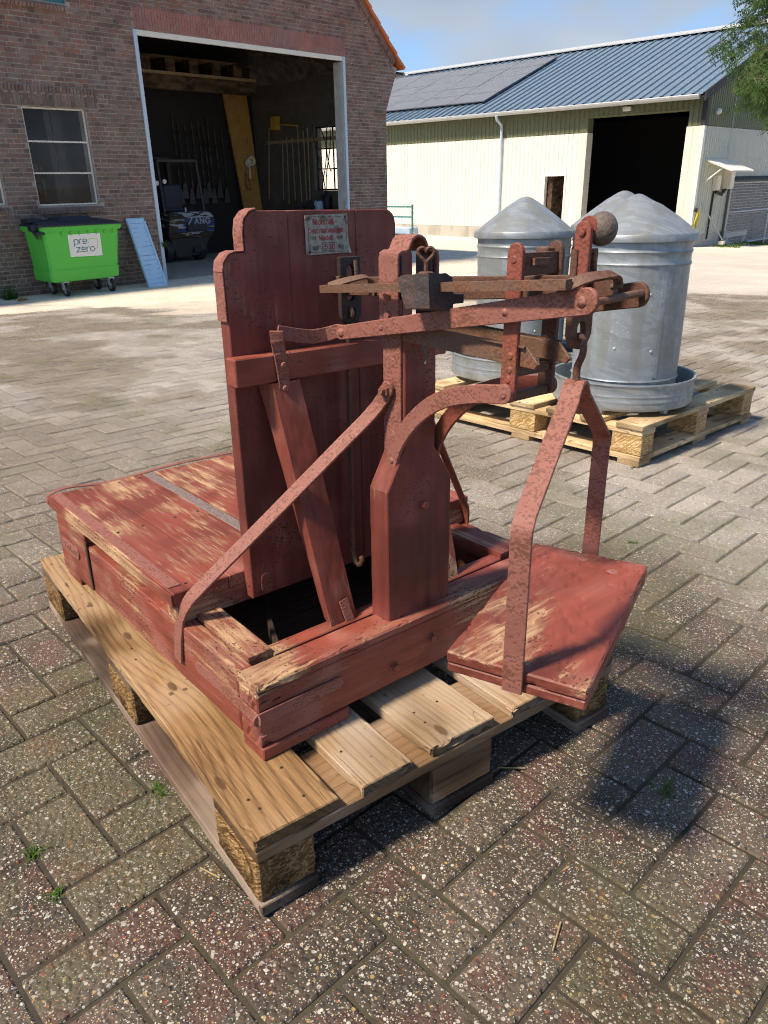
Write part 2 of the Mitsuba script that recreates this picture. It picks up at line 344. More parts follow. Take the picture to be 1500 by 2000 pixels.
# pressed chip blocks. v: 0 old and dirty, 1 new
def chip_c(q): return vor(q[0] * 190 + q[1] * 75, q[2] * 280 + q[1] * 170)
def chip_col(p, n, uv):
    q = FP.inv(p); old = uv.y < .5
    d1, d2, c1 = chip_c(q); big = fb(q[0] * 25, q[1] * 25, q[2] * 25, 2)
    c = mix(dr.select(old, mi.Color3f(.12, .062, .02), mi.Color3f(.32, .18, .055)), dr.select(old, mi.Color3f(.27, .175, .080), mi.Color3f(.56, .42, .23)), smoothstep(.1, .9, c1))
    c = c * (.72 + .5 * smoothstep(.0, .35, d2 - d1)) * (.7 + .6 * big)
    r = dr.sqrt(dr.square((q[1] - .072) / .050) + dr.square((q[2] - .062) / .030))      # burnt oval on the corner block
    ring = smoothstep(.14, .05, dr.abs(r - 1)) * smoothstep(.35, .6, big) * dr.select(old & (q[0] < .01), .85, 0.0)
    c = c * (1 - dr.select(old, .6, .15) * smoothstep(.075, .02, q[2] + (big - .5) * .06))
    return mix(c, mi.Color3f(.045, .025, .012), ring)
mat('chip', chip_col, rough_=.85, bump=lambda p, n, uv: chip_c(FP.inv(p))[2] * .0022, eps=6e-4, specular=.2)
VAR['chipboard_old'] = ('chip', 0, 0, None); VAR['chipboard_new'] = ('chip', 0, 1, None)

# pavers: washed aggregate in a dark binder; wet and dark near the pallet, dusty and pale further off. u: tone
def yard_masks(p):
    q = FP.inv(p)
    wob = fb(p.x * 1.6, p.y * 1.6, 3.0, 4) - .5
    d = dr.sqrt(dr.square((q[0] - .25) * .95) + dr.square((q[1] + .15) * .62))
    wet = smoothstep(1.5, .80, d + wob * 1.1)
    f = FF.inv(p)
    st = fb(f[0] * .9 + 2, f[1] * 3.2, 2.0, 4)
    dust = smoothstep(-.3, .9, f[1] + 4.9 - 4.6 * smoothstep(-2.2, -3.2, f[0]) - dr.maximum(f[0] - 4.5, 0) * .9 + (st - .5) * 4.0)
    dust2 = smoothstep(.58, .70, fb(f[0] * .7 + 5, f[1] * .9 + 2, 5.0, 3)) * smoothstep(-8.0, -6.5, f[1]) * smoothstep(1.5, -.5, f[0])
    return wet, wob, f, dr.maximum(dust, dust2 * .8)
def paver_col(p, n, uv):
    wet, wob, f, dust = yard_masks(p); x, y = p.x, p.y
    g = fb(x * 9, y * 9, 4.0, 3)
    damp = smoothstep(-.04, .12, wob) * .95
    qq = FP.inv(p); damp = dr.maximum(damp, .85 * smoothstep(2.3, 1.1, dr.sqrt(dr.square(qq[0] + .7) + dr.square((qq[1] - 1.9) * .8)) + wob * 1.6))
    dry = mix(mi.Color3f(.215, .200, .180), mi.Color3f(.325, .305, .275), g)
    wetc = mix(mi.Color3f(.060, .049, .036), mi.Color3f(.104, .084, .062), smoothstep(.3, .7, g))
    wetc = mix(wetc, mi.Color3f(.115, .048, .040), smoothstep(.55, .80, n3(x * 16 + 3, y * 16, 8.0)) * .40)
    c = mix(dry * mix(mi.Color3f(1, 1, 1), mi.Color3f(.56, .51, .45), damp), wetc, wet) * uv.x
    far = smoothstep(2.2, 5.0, dr.sqrt(x * x + y * y))
    def body(i, s, fr, r_, g_, b_):
        d1, d2, r = vor(x * s + 3.7 * F_(i), y * s + 1.3 * F_(i))
        k = r * 877.0; h = k - dr.floor(k); k2 = r * 3571.0; h2 = k2 - dr.floor(k2)
        on = smoothstep(fr + .02, fr, h2) * smoothstep(.42, .30, d1 + .18 * n3(x * s * 2, y * s * 2, 1.0)) * (1 - .45 * far)
        pc = mix(mi.Color3f(.38, .35, .29), mi.Color3f(.66, .63, .56), h * 5 - dr.floor(h * 5))
        pc = dr.select(h < .16, mi.Color3f(.42, .29, .12), pc); pc = dr.select(h < .08, mi.Color3f(.30, .10, .06), pc)
        pc = dr.select(h > .66, mi.Color3f(.16, .14, .11), pc); pc = dr.select(h > .80, mi.Color3f(.035, .038, .042), pc)
        pc = pc * (1 - .2 * wet); o = mix(mi.Color3f(r_, g_, b_), pc, on)
        return i + 1, s * 1.78, fr + .07, o.x, o.y, o.z
    r = dr.while_loop((U_(1), F_(104.0), F_(.25), c.x, c.y, c.z), lambda i, *_: i < 4, body)
    c = mi.Color3f(r[3], r[4], r[5])
    c = mix(c, mi.Color3f(.085, .088, .032), smoothstep(.60, .72, n3(x * 3.1 + 8, y * 3.1, 6.0) * .6 + g * .4) * .35 * (1 - dust))
    return mix(c, mix(mi.Color3f(.46, .405, .325), mi.Color3f(.58, .525, .44), g), dust * .95)
def paver_bump(p, n, uv):
    return smoothstep(.5, .2, vor(p.x * 76 + 3.7, p.y * 76 + 1.3)[0]) * .0016 + n3(p.x * 230, p.y * 230, 2.0) * .0009
mat('paver', paver_col, rough_=.72, bump=paver_bump, eps=8e-4, specular=.35)
for k_, t_ in enumerate((.88, 1.0, 1.12)): VAR[f'paver_{k_}'] = ('paver', t_, 0, None)
def yard_col(p, n, uv):
    wet, wob, f, dust = yard_masks(p)
    g = fb(p.x * 4 + 3, p.y * 4, 2.0, 4)
    c = mix(mi.Color3f(.085, .074, .056), mi.Color3f(.15, .13, .10), g) * (1 - .5 * wet)
    c = mix(c, mi.Color3f(.075, .078, .030), smoothstep(.52, .68, g) * .45 * (1 - .6 * wet))
    sand = mix(mi.Color3f(.44, .385, .305), mi.Color3f(.58, .525, .435), g) * (.86 + .28 * n3(p.x * 60, p.y * 60, 4.0))
    d = dr.sqrt(p.x * p.x + p.y * p.y)
    pav = mix(mi.Color3f(.31, .29, .26), mi.Color3f(.43, .40, .36), wob + .5)
    q = FP.inv(p); u = q[0] / .207
    pav = pav * (1 - smoothstep(.10, .0, dr.abs(u - dr.floor(u + .5))) * .3 * smoothstep(22, 9, d))
    pav = mix(pav, mi.Color3f(.52, .475, .40), smoothstep(14, 24, p.x + .5 * p.y) * .7)
    return mix(mix(c, pav, smoothstep(8.5, 11.5, d)), sand, dr.maximum(dust, smoothstep(.1, .3, f[1] + .6) * smoothstep(.5, -.5, f[0] - 5.8)))
mat('yard_base', yard_col, rough_=.92, bump=lambda p, n, uv: n3(p.x * 90, p.y * 90, 1.0) * .0022, eps=1e-3, specular=.2)

# bricks, mortar, plaster. u: 0..4 brick tones, 5 lintel red, 6 mortar, 7 plaster, 8 concrete
def brick_col(p, n, uv):
    q = FF.inv(p); v = dr.floor(uv.x + .5)
    b = fb(q[0] * 7 + q[1] * 5, q[2] * 7, q[1] * 3, 3); lo = fb(q[0] * 1.4, q[2] * 1.4, 4.0, 3)
    c = pick(v, ((.195, .136, .112), (.222, .163, .132), (.155, .114, .099), (.230, .142, .112), (.205, .165, .140), (.30, .175, .155), (.345, .31, .27), (.145, .125, .10), (.52, .53, .49)))
    c = c * (.62 + .5 * b + .28 * n3(q[0] * 90, q[2] * 90, q[1] * 90))
    is_b = v < 5.5
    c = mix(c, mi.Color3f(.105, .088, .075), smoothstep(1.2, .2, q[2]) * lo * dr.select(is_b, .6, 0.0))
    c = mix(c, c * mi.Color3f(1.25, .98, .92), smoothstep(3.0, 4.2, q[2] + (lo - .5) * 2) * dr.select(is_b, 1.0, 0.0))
    return mix(c, mi.Color3f(.30, .27, .235), smoothstep(.60, .76, n3(q[0] * 18, q[2] * 18, 5.0) * .6 + lo * .4) * dr.select(is_b, .35, 0.1))
mat('brick', brick_col, rough_=.9, bump=lambda p, n, uv: n3(p.x * 75, p.y * 75, p.z * 75) * .0034, eps=1.5e-3, specular=.2)
for k_, u_ in dict(brick_0=0, brick_1=1, brick_2=2, brick_3=3, brick_4=4, brick_lintel=5, mortar=6, plaster=7, jamb_concrete=8).items(): VAR[k_] = ('brick', u_, 0, None)
BRICKS = [f'brick_{k_}' for k_ in range(5)]
# galvanised sheet
def galv_col(p, n, uv):
    q = FP.inv(p); big = fb(q[0] * 10, q[1] * 10, q[2] * 6, 4)
    r = vor(q[0] * 60 + q[1] * 35, q[2] * 60 - q[1] * 20)[2]
    c = mix(mi.Color3f(.225, .265, .295), mi.Color3f(.38, .425, .455), r * .55 + big * .55) * uv.x
    c = mix(c, mi.Color3f(.60, .62, .61), smoothstep(.84, .95, n3(q[0] * 130, q[1] * 130, q[2] * 130) * (.45 + big)) * .6)
    return mix(c, mi.Color3f(.25, .255, .225), smoothstep(.50, .66, fb(q[0] * 17 + 4, q[1] * 17, q[2] * 2.2, 3)) * .55)
mat('galv', galv_col, rough_=.48, metallic=.45, specular=.5, bump=lambda p, n, uv: n3(p.x * 16, p.y * 16, p.z * 16) * .0022, eps=2e-3)
VAR['galvanised'] = ('galv', 1.0, 0, None); VAR['galvanised_lid'] = ('galv', .93, 0, None)
# sheet metal cladding and other painted or plain surfaces with some dirt. u: palette
PLAIN = dict(clad_cream=((.82, .815, .73), .12), clad_cream_shaded=((.60, .63, .56), .2), clad_green=((.150, .170, .095), .12), clad_trim=((.76, .73, .64), .15), roof_sheet=((.125, .185, .255), .15), plinth=((.53, .505, .455), .6), solar=((.15, .165, .19), .1),  # second entry: the cream cladding, gable shade put into its colour
             roof_tile=((.60, .175, .055), .15), bin_green=((.092, .53, .065), .06), rubber=((.030, .029, .028), .12), white_paint=((.78, .78, .75), .1), ramp_blue=((.43, .65, .825), .08), forklift_dark=((.05, .048, .047), .15), bark=((.135, .105, .08), .3), concrete_floor=((.38, .35, .30), .5))
def plain_col(p, n, uv):
    v = dr.floor(uv.x + .5); b = fb(p.x * 3.1 + p.y, p.y * 3.1, p.z * 1.3, 3)
    c = pick(v, [x[0] for x in PLAIN.values()]); am = pick(v, [(x[1],) * 3 for x in PLAIN.values()])
    return mix(c * (.90 + .20 * b), c * .35 + mi.Color3f(.075, .07, .055), smoothstep(.42, .8, b) * am.x)
mat('plain', plain_col, rough_=.5, specular=.4)
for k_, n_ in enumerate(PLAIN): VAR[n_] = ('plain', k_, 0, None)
def fork_col(p, n, uv):
    q = FF.inv(p); z = q[2]
    ch = fb(q[0] * 5 + 1, q[1] * 9, q[2] * 22, 4)
    band = smoothstep(.70, .72, z) * smoothstep(.90, .88, z) * smoothstep(2.0, 2.1, q[0])
    c = mix(mi.Color3f(.42, .44, .45), mi.Color3f(.028, .07, .20), dr.maximum(band, smoothstep(.60, .62, z) * smoothstep(.69, .67, z)))
    return mix(c, mi.Color3f(.06, .045, .035), smoothstep(.50, .56, ch + .18 * smoothstep(.62, .50, z) + .14 * smoothstep(2.15, 1.75, q[0])))
mat('forklift_paint', fork_col, rough_=.55)
def enamel_col(p, n, uv):
    q = FS.inv(p); b = fb(q[0] * 50, q[1] * 50, q[2] * 50, 4)
    return mix(mix(mi.Color3f(.25, .235, .195), mi.Color3f(.40, .38, .315), n3(q[0] * 130, q[1] * 130, q[2] * 130)), mi.Color3f(.09, .06, .045), smoothstep(.56, .66, b) * .8)
mat('fork_white', color=(.40, .41, .41), rough_=.6)
mat('plate_enamel', enamel_col, rough_=.55)
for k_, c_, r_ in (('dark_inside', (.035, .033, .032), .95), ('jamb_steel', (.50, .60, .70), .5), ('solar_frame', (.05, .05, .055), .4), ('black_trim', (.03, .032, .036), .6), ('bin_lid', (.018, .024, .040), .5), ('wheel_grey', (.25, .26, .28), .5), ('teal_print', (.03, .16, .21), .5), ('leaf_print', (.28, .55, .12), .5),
                   ('ramp_line', (.17, .32, .47), .6), ('seat_blue', (.025, .035, .055), .6), ('tool_wood', (.36, .26, .15), .8), ('yellow_bristle', (.62, .36, .04), .8), ('yellow_plastic', (.75, .62, .06), .5), ('plate_red', (.30, .065, .06), .6), ('plate_black', (.06, .05, .05), .6), ('rack_teal', (.05, .20, .22), .5),
                   ('rack_blue', (.38, .50, .66), .5), ('lamp_glass', (.75, .75, .72), .3)): mat(k_, color=c_, rough_=r_)
mat('zinc', color=(.55, .58, .60), rough_=.5, metallic=.4); mat('tool_metal', color=(.12, .12, .12), rough_=.5, metallic=.5)
def leaf(key, c, t): scene[key] = {"type": "principledthin", "base_color": {"type": "rgb", "value": list(c)}, "diff_trans": t, "roughness": .55, "spec_trans": 0.0, "eta": 1.35}
leaf('leaf_a', (.105, .185, .060), 1.0); leaf('leaf_b', (.150, .225, .085), 1.0); leaf('leaf_c', (.065, .125, .045), .8)
leaf('grass', (.085, .17, .030), .6); leaf('straw', (.45, .36, .18), .4); leaf('leaf_dry', (.38, .20, .06), .4)
scene['pane'] = {"type": "thindielectric", "int_ior": 1.33}

# ------------------------------------------------------------------ ground sheet and pavers
xs = np.r_[np.linspace(-12, -3, 10), np.linspace(-2, 12, 57), np.linspace(12.6, 36, 40), np.linspace(40, 120, 9)]
ys = np.r_[np.linspace(-80, -24, 8), np.linspace(-20, -8, 16), np.linspace(-7.5, 8, 63), np.linspace(8.6, 22, 20), np.linspace(26, 80, 7)]
X, Y = np.meshgrid(xs, ys, indexing='ij')
P2 = np.c_[X.ravel(), Y.ravel()]
dcam = np.hypot(P2[:, 0], P2[:, 1])
Z = gz(P2) - .0026 * (1 - np.clip((dcam - 9.5) / 1.5, 0, 1)) - .002
ni, nj = X.shape
i, j = np.meshgrid(np.arange(ni - 1), np.arange(nj - 1), indexing='ij'); a = (i * nj + j).ravel()
put('ground', (np.c_[P2, Z], np.vstack([np.c_[a, a + nj, a + nj + 1], np.c_[a, a + nj + 1, a + 1]])), 'yard_base', smooth=True)
tag('ground', 'pale sandy yard floor and joint sand under the pavers', kind='structure')

MOD, PANG = .1035, math.radians(7.6)
pu, pv = np.array([math.cos(PANG), math.sin(PANG)]), np.array([-math.sin(PANG), math.cos(PANG)])
p0 = np.array([-.213, .127])
pav = []
for I in range(-60, 120):
    for J in range(-60, 120):
        k = (I - J) % 4
        if k not in (0, 3): continue
        w, h = (2, 1) if k == 0 else (1, 2)
        c = p0 + (I + w / 2) * MOD * pu + (J + h / 2) * MOD * pv
        W = FP([c[0], c[1], 0]); r = W - CAM
        dpt = r @ FWD
        if dpt < .25: continue
        d = math.hypot(W[0], W[1])
        sxp = abs(r @ np.cross(FWD, UP)) / dpt; syp = (r @ UP) / dpt
        if sxp > .508 + .35 / dpt or syp < -.70 - .3 / dpt or d > 10.5: continue
        f = np.array([(W - FB) @ UB, (W - FB) @ np.array([.7002406, .7139069, 0])])
        if f[1] > -3.2 + 2.9 * (f[0] < -2.4) + max(0, f[0] - 4.5) * .9: continue
        pav.append((dpt, c, w, h))
pav.sort(key=lambda t: t[0])
prng = np.random.default_rng(11)
def paver(c, w, h):
    hx, hy = w * MOD / 2 - .0034, h * MOD / 2 - .0034
    m = box(-hx, hx, -hy, hy, -.05, prng.normal(0, .0008), .0036)
    a = prng.normal(0, .006); tl = prng.normal(0, .004, 2)
    v = m[0] @ rotz(a).T; v[:, 2] += v[:, 0] * tl[0] + v[:, 1] * tl[1]
    v[:, :2] = v[:, :1] * pu + v[:, 1:2] * pv + c
    return v, m[1]
pav_mesh = [paver(c, w, h) for _, c, w, h in pav]
allc = np.array([FP([c[0], c[1], 0])[:2] for _, c, _, _ in pav]); dz = gz(allc) - plane_z(allc[:, 0], allc[:, 1])
far_m = [[], [], []]
for q, (m, z_) in enumerate(zip(pav_mesh, dz)):
    t = int(prng.integers(3)); m = (FP(m[0]) + [0, 0, z_], m[1])
    if q < 300: put('ground__paver', m, f'paver_{t}')
    else: far_m[t].append(m)
for t in range(3):
    k = put('ground__far_pavers', cat(far_m[t]), f'paver_{t}'); tag(k, kind='stuff')

# ------------------------------------------------------------------ the wooden pallet under the scale
for k, (x0, x1, m, n) in enumerate([(0, .145, 'wood_amber', 1), (.186, .286, 'wood_grey', 2), (.3275, .4725, 'wood_pale', 3), (.5135, .6135, 'wood_grey', 4), (.655, .8, 'wood_pale', 5)]):
    endchip = lambda v: .006 * (meshkit.fbm(v * 60 + n, 3, n) > .58) * (v[:, 1] < .03) * ((v[:, 0] < .03) | (v[:, 0] > .12))
    put('wooden_pallet__top_board', rough(box(x0, x1, -.003 + .004 * (n % 2), 1.2, .1225, .144, .002), .02, .0011, 40, n, endchip), m, FP, smooth=35)
for y0, y1 in ((0, .145), (.5275, .6725), (1.055, 1.2)):
    put('wooden_pallet__cross_board', rough(box(.001, .799, y0, y1, .1005, .122, .0018), .03, .0009, 40, 3), 'wood_cross', FP, smooth=35)
for x0, x1 in ((0, .1), (.3275, .4725), (.7, .8)):
    put('wooden_pallet__bottom_board', rough(box(x0, x1, -.004, 1.2, .001, .022, .0018), .03, .001, 40, 5), 'wood_foot', FP, smooth=35)
    for y0, y1 in ((.002, .147), (.5275, .6725), (1.053, 1.198)):
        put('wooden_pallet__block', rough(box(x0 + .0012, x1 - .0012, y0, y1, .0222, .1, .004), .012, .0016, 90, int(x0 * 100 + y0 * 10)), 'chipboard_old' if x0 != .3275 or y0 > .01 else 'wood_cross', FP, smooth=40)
nl = []
for x0, w in ((0, .145), (.186, .1), (.3275, .145), (.5135, .1), (.655, .145)):
    for yy in (.05, .095, .58, .63, 1.10, 1.15):
        for fx in (.26, .74) if w > .12 else (.5,):
            nl.append(lathe([(0, .1446), (.0024, .1445), (.0031, .1437), (.0031, .1415)], 7, (x0 + w * fx + rng.normal(0, .012), yy + rng.normal(0, .014), 0)))
tag(put('wooden_pallet__nail_heads', cat(nl), 'iron_dark', FP), kind='stuff')
tag('wooden_pallet', 'weathered amber wooden pallet carrying the red weighing scale', 'pallet')

# ------------------------------------------------------------------ the decimal scale (FS frame: x across, y towards the back board, z up)
D = 'weighing_scale'
def S_(name, m, bsdf, smooth=35): return put(f'{D}__{name}', m, bsdf, FS, smooth)
bchip = lambda v: .011 * np.clip(1 - np.linalg.norm((v - [0.0, 0.0, .138]) / [.075, .05, .020], axis=1), 0, 1) * (.25 + 1.5 * meshkit.fbm(v * 120, 3, 4)) + .002 * (meshkit.fbm(v * 50, 3, 9) > .6) * (v[:, 2] > .13) * (v[:, 1] < .01)
S_('front_beam', rough(box(.001, .731, .001, .06, .024, .1235, .0022), .016, .0007, 40, 1, lambda v: .005 * (meshkit.fbm(v * 60, 3, 6) > .62) * (v[:, 0] < .04)), 'paint_beam_x')
S_('front_beam_top', rough(box(-.001, .733, -.002, .0615, .1242, .141, .003), .009, .0006, 40, 2, bchip), 'paint_beam_x')
for x0, x1 in ((0.002, .177), (.555, .730)): S_('foot', rough(box(x0, x1, -.0035, .06, .0005, .0236, .002), .03, .0006, 30, 3), 'paint_beam_x')
for x0, x1 in ((.002, .03), (.702, .73)): S_('foot', box(x0, x1, .83, .915, .0005, .0236, .002), 'paint_beam_y')
for q, (x0, x1) in enumerate(((0, .031), (.701, .732))):
    S_('side_beam', rough(box(x0, x1, .0612, .722, .0242, .1405, .0022), .018, .0008, 35, 4 + q, lambda v: .003 * (meshkit.fbm(v * 40, 3, 8) > .6) * (v[:, 2] > .13)), 'paint_beam_y')
    S_('side_end_block', rough(box(x0 - .002, x1, .735, .922, .0242, .166, .0025), .02, .0009, 35, 6 + q), 'paint_beam_y')
    xx = (.0335, .079) if q == 0 else (.653, .6985)
    S_('inner_rail', rough(hull([[x, y, z] for x in xx for y, z in ((.078, .118), (.078, .1445), (.58, .118), (.58, .158))]), .02, .0007, 40, 8 + q), 'paint_beam_y')
S_('inner_cross_rail', rough(box(.08, .652, .074, .106, .088, .1355, .002), .02, .0006, 40, 12), 'paint_beam_x')
S_('rear_beam', box(.032, .70, .885, .92, .03, .16, .002), 'paint_beam_x')
S_('iron_slot_plate', box(-.0035, -.0005, .7235, .7335, .03, .150, .0008), 'iron_dark')
S_('well_shade_sheet', box(.033, .699, .062, .884, .006, .018, .002), 'timber_dark')  # dark sheet added to stand for the shade inside the open base
# floor lever irons seen in the dark well
for x in (.12, .61): S_('lower_lever', ribbon([(x, .12, .075), (.34 if x < .3 else .39, .62, .07), (.36, .80, .07)], (0, 0, 1), .03, .010), 'iron_dark')
S_('lower_lever_tail', ribbon([(.36, .80, .074), (.362, .23, .085)], (0, 0, 1), .028, .010), 'iron_dark')
S_('lever_bearing', box(.33, .40, .13, .17, .03, .085, .003), 'iron_brown')
# corner irons
for m in (plate(capsule((.0, .083), (.155, .083), .0115), -.0048, -.0022, 'y', .0006), plate(capsule((.0, .083), (.20, .083), .0115), -.0031, -.0004, 'x', .0006)):
    S_('corner_iron', m, 'iron_pink')
S_('stamped_plate', plate(capsule((.80, .098), (.885, .098), .015, n=4), -.0052, -.0024, 'x', .0006), 'iron_pink')
stp = []
for q in range(7): stp.append(box(-.0064, -.005, .797 + q * .013, .803 + q * .013 + (q % 2) * .002, .090, .106 - (q % 3) * .003, .0004))
S_('stamped_marks', cat(stp), 'iron_pink')
# platform: boards along y
xb = [-.007, .118, .262, .398, .566, .742]
xb = [-.007, .105, .232, .262, .40, .565, .742]
for q in range(len(xb) - 1):
    zz = .205 - (.0022 if q == 2 else 0)
    S_('platform__board', rough(box(xb[q] + .0008, xb[q + 1] - .0008, .262, .937, .179, zz, .0018), .02, .0007, 30, 20 + q), 'paint_platform' if q != 2 else 'iron_grey')
S_('platform__front_batten', rough(box(-.004, .739, .2625, .30, .140, .1785, .0025), .02, .0006, 40, 31), 'paint_beam_x')
for y0, y1, z0 in ((.47, .60, .158), (.86, .935, .150), (.905, .935, .165)): S_('platform__batten', box(.003, .73, y0, y1, z0, .1786, .002), 'paint_platform_edge')
S_('platform__edge_board', rough(box(-.0105, -.0072, .2625, .937, .178, .2025, .001), .02, .0012, 45, 33), 'paint_platform_edge')
S_('platform__edge_iron', ribbon([(.008, .285, .2062), (.008, .5, .2064), (.0085, .93, .2066)], (1, 0, 0), .024, .0022), 'iron_pink')
rim = [(-.0125, .936, .186), (-.0125, .9400, .201), (-.004, .9400, .2062), (.10, .941, .2066), (.24, .940, .2078), (.31, .9405, .2115), (.42, .940, .2105), (.60, .940, .2075), (.742, .940, .206)]
S_('platform__rear_strap', ribbon(smooth_path(rim, 5), (0, 1, .25), .010, .003), 'iron_pink')
nh = [lathe([(0, .2066), (.003, .2062), (.0035, .2048)], 8, (x, y, 0)) for x in (.03, .085, .16, .215, .32, .45, .52, .62, .70) for y in (.285, .60, .915)]
tag(S_('platform__nail_heads', cat(nh), 'iron_dark'), kind='stuff')
# back board
def rnd(x, z, cx, cz, r, a0, a1): return [(cx + r * math.cos(t), cz + r * math.sin(t)) for t in np.linspace(math.radians(a0), math.radians(a1), 7)]
out = [(.138, .155), (.541, .155)] + rnd(0, 0, .521, .751, .02, 0, 90) + [(.4985, .771)] + rnd(0, 0, .4735, .809, .025, 0, 90) + rnd(0, 0, .203, .809, .025, 90, 180) + [(.178, .771)] + rnd(0, 0, .157, .749, .022, 90, 180) + [(.1365, .72)]
bp = Polygon(out)
for q, (a_, b_) in enumerate(((.0, .262), (.2624, .405), (.4054, .7))):
    m = plate(bp.intersection(sbox(a_, 0, b_, 1)), .236 + .0005 * (q == 1), .264, 'y', .0016)
    S_('back_board__plank', m, 'paint_board', False)
es = [(.1355, .155), (.1340, .70), (.134, .742), (.1375, .758), (.148, .769), (.160, .7725), (.1758, .7725), (.1755, .80), (.179, .820), (.190, .832), (.203, .8358), (.30, .8352)]
S_('back_board__edge_iron', ribbon([(x - .0012, .250, z + .0008) for x, z in es[2:11]], (0, 1, 0), .030, .0026), 'iron_pink')
S_('back_board__edge_iron', ribbon([(.1335, .250, .665), (.1338, .250, .70), (.1332, .250, .742)], (0, 1, 0), .030, .0026), 'iron_pink')
S_('back_board__foot_iron', plate(capsule((.168, .172), (.168, .19), .012, n=4), .232, .2358, 'y', .0008), 'iron_red')
# enamel name plate on the board, its lower right corner curling
NPF = FS.sub(np.eye(3), [0, 0, 0])
pv_, pf_ = trimesh.remesh.subdivide_to_size(*tm(trimesh.creation.box((.090, .0012, .064))), .006, max_iter=10)
pv_ = pv_ + [.340, .2344, .7945]
curl = np.clip((pv_[:, 0] - .372) / .014, 0, 1) * np.clip((.80 - pv_[:, 2]) / .04, 0, 1)
pv_[:, 1] -= curl ** 2 * .012 + .0015 * np.sin(pv_[:, 0] * 180) ** 2
pv_[:, 2] += (pv_[:, 0] - .34) * .02
S_('name_plate', (pv_, pf_), 'plate_enamel', 30)
def plate_text(t, h, xc, z, bsdf, wmax=None, bold=True):
    m = meshkit.text_mesh(t, h, .0004, bold); v = np.array(m.vertices); w = v[:, 0].max() - v[:, 0].min()
    k = min(1.0, (wmax or 9) / w); v[:, 0] = (v[:, 0] - v[:, 0].min() - w / 2) * k
    u = np.stack([xc + v[:, 0], .2326 - v[:, 2], z + v[:, 1] + v[:, 0] * .02], 1)
    S_('name_plate__lettering', (u, np.array(m.faces)), bsdf, False)
plate_text('Normal-', .0095, .336, .8105, 'plate_red', .052); plate_text('Dezimalwaage', .0088, .337, .7970, 'plate_red', .074)
plate_text('Modell', .0078, .337, .7850, 'plate_red', .030); plate_text('1919', .0058, .309, .7858, 'plate_black', .014, False); plate_text('1919', .0058, .366, .7858, 'plate_black', .014, False)
plate_text('Tragkr.', .0072, .3135, .7705, 'plate_black', .026, False); plate_text('500', .0088, .3445, .7700, 'plate_red', .026); plate_text('Kg.', .0072, .3705, .7705, 'plate_black', .014, False)
fr = Polygon(sbox(.3285, .7675, .3600, .7812).exterior.coords, [sbox(.3293, .7683, .3592, .7804).exterior.coords[::-1]])
S_('name_plate__number_frame', plate(fr, .2321, .2325, 'y', .0001), 'plate_black', False)
bd = Polygon(sbox(.300, .7655, .381, .8235).exterior.coords, [sbox(.3006, .7661, .3804, .8229).exterior.coords[::-1]])
S_('name_plate__border_line', plate(bd, .2321, .2325, 'y', .0001), 'plate_black', False)
for x, z in ((.301, .822), (.379, .822), (.302, .7665)): S_('name_plate__nail', lathe([(0, .0022), (.0022, .0015), (.0026, 0)], 8) if 0 else mv(lathe([(0, .0022), (.0022, .0015), (.0026, 0)], 8), [[1, 0, 0], [0, 0, -1], [0, 1, 0]], (x, .2335, z)), 'iron_dark')
# rail and wooden struts
S_('cross_rail', rough(box(.124, .605, .2045, .2345, .5615, .6085, .002), .02, .0006, 40, 41), 'paint_rail')
for q in (0, 1):
    pts = [(x, y, z) for (x, y, z) in ((.2055, .078, .128), (.2655, .082, .128), (.2235, .128, .128), (.277, .130, .128), (.190, .2005, .5605), (.2455, .2005, .5605), (.181, .234, .5605), (.236, .234, .5605))]
    if q: pts = [(.732 - x, y, z) for x, y, z in pts]
    S_('wooden_strut', rough(hull(pts), .02, .0008, 40, 44 + q), 'paint_brace')
S_('strut_foot_iron', ribbon([(.247, .0765, .132), (.2435, .082, .150), (.2405, .0865, .168), (.239, .0888, .176)], (1, 0, 0), .019, .003), 'iron_pink')
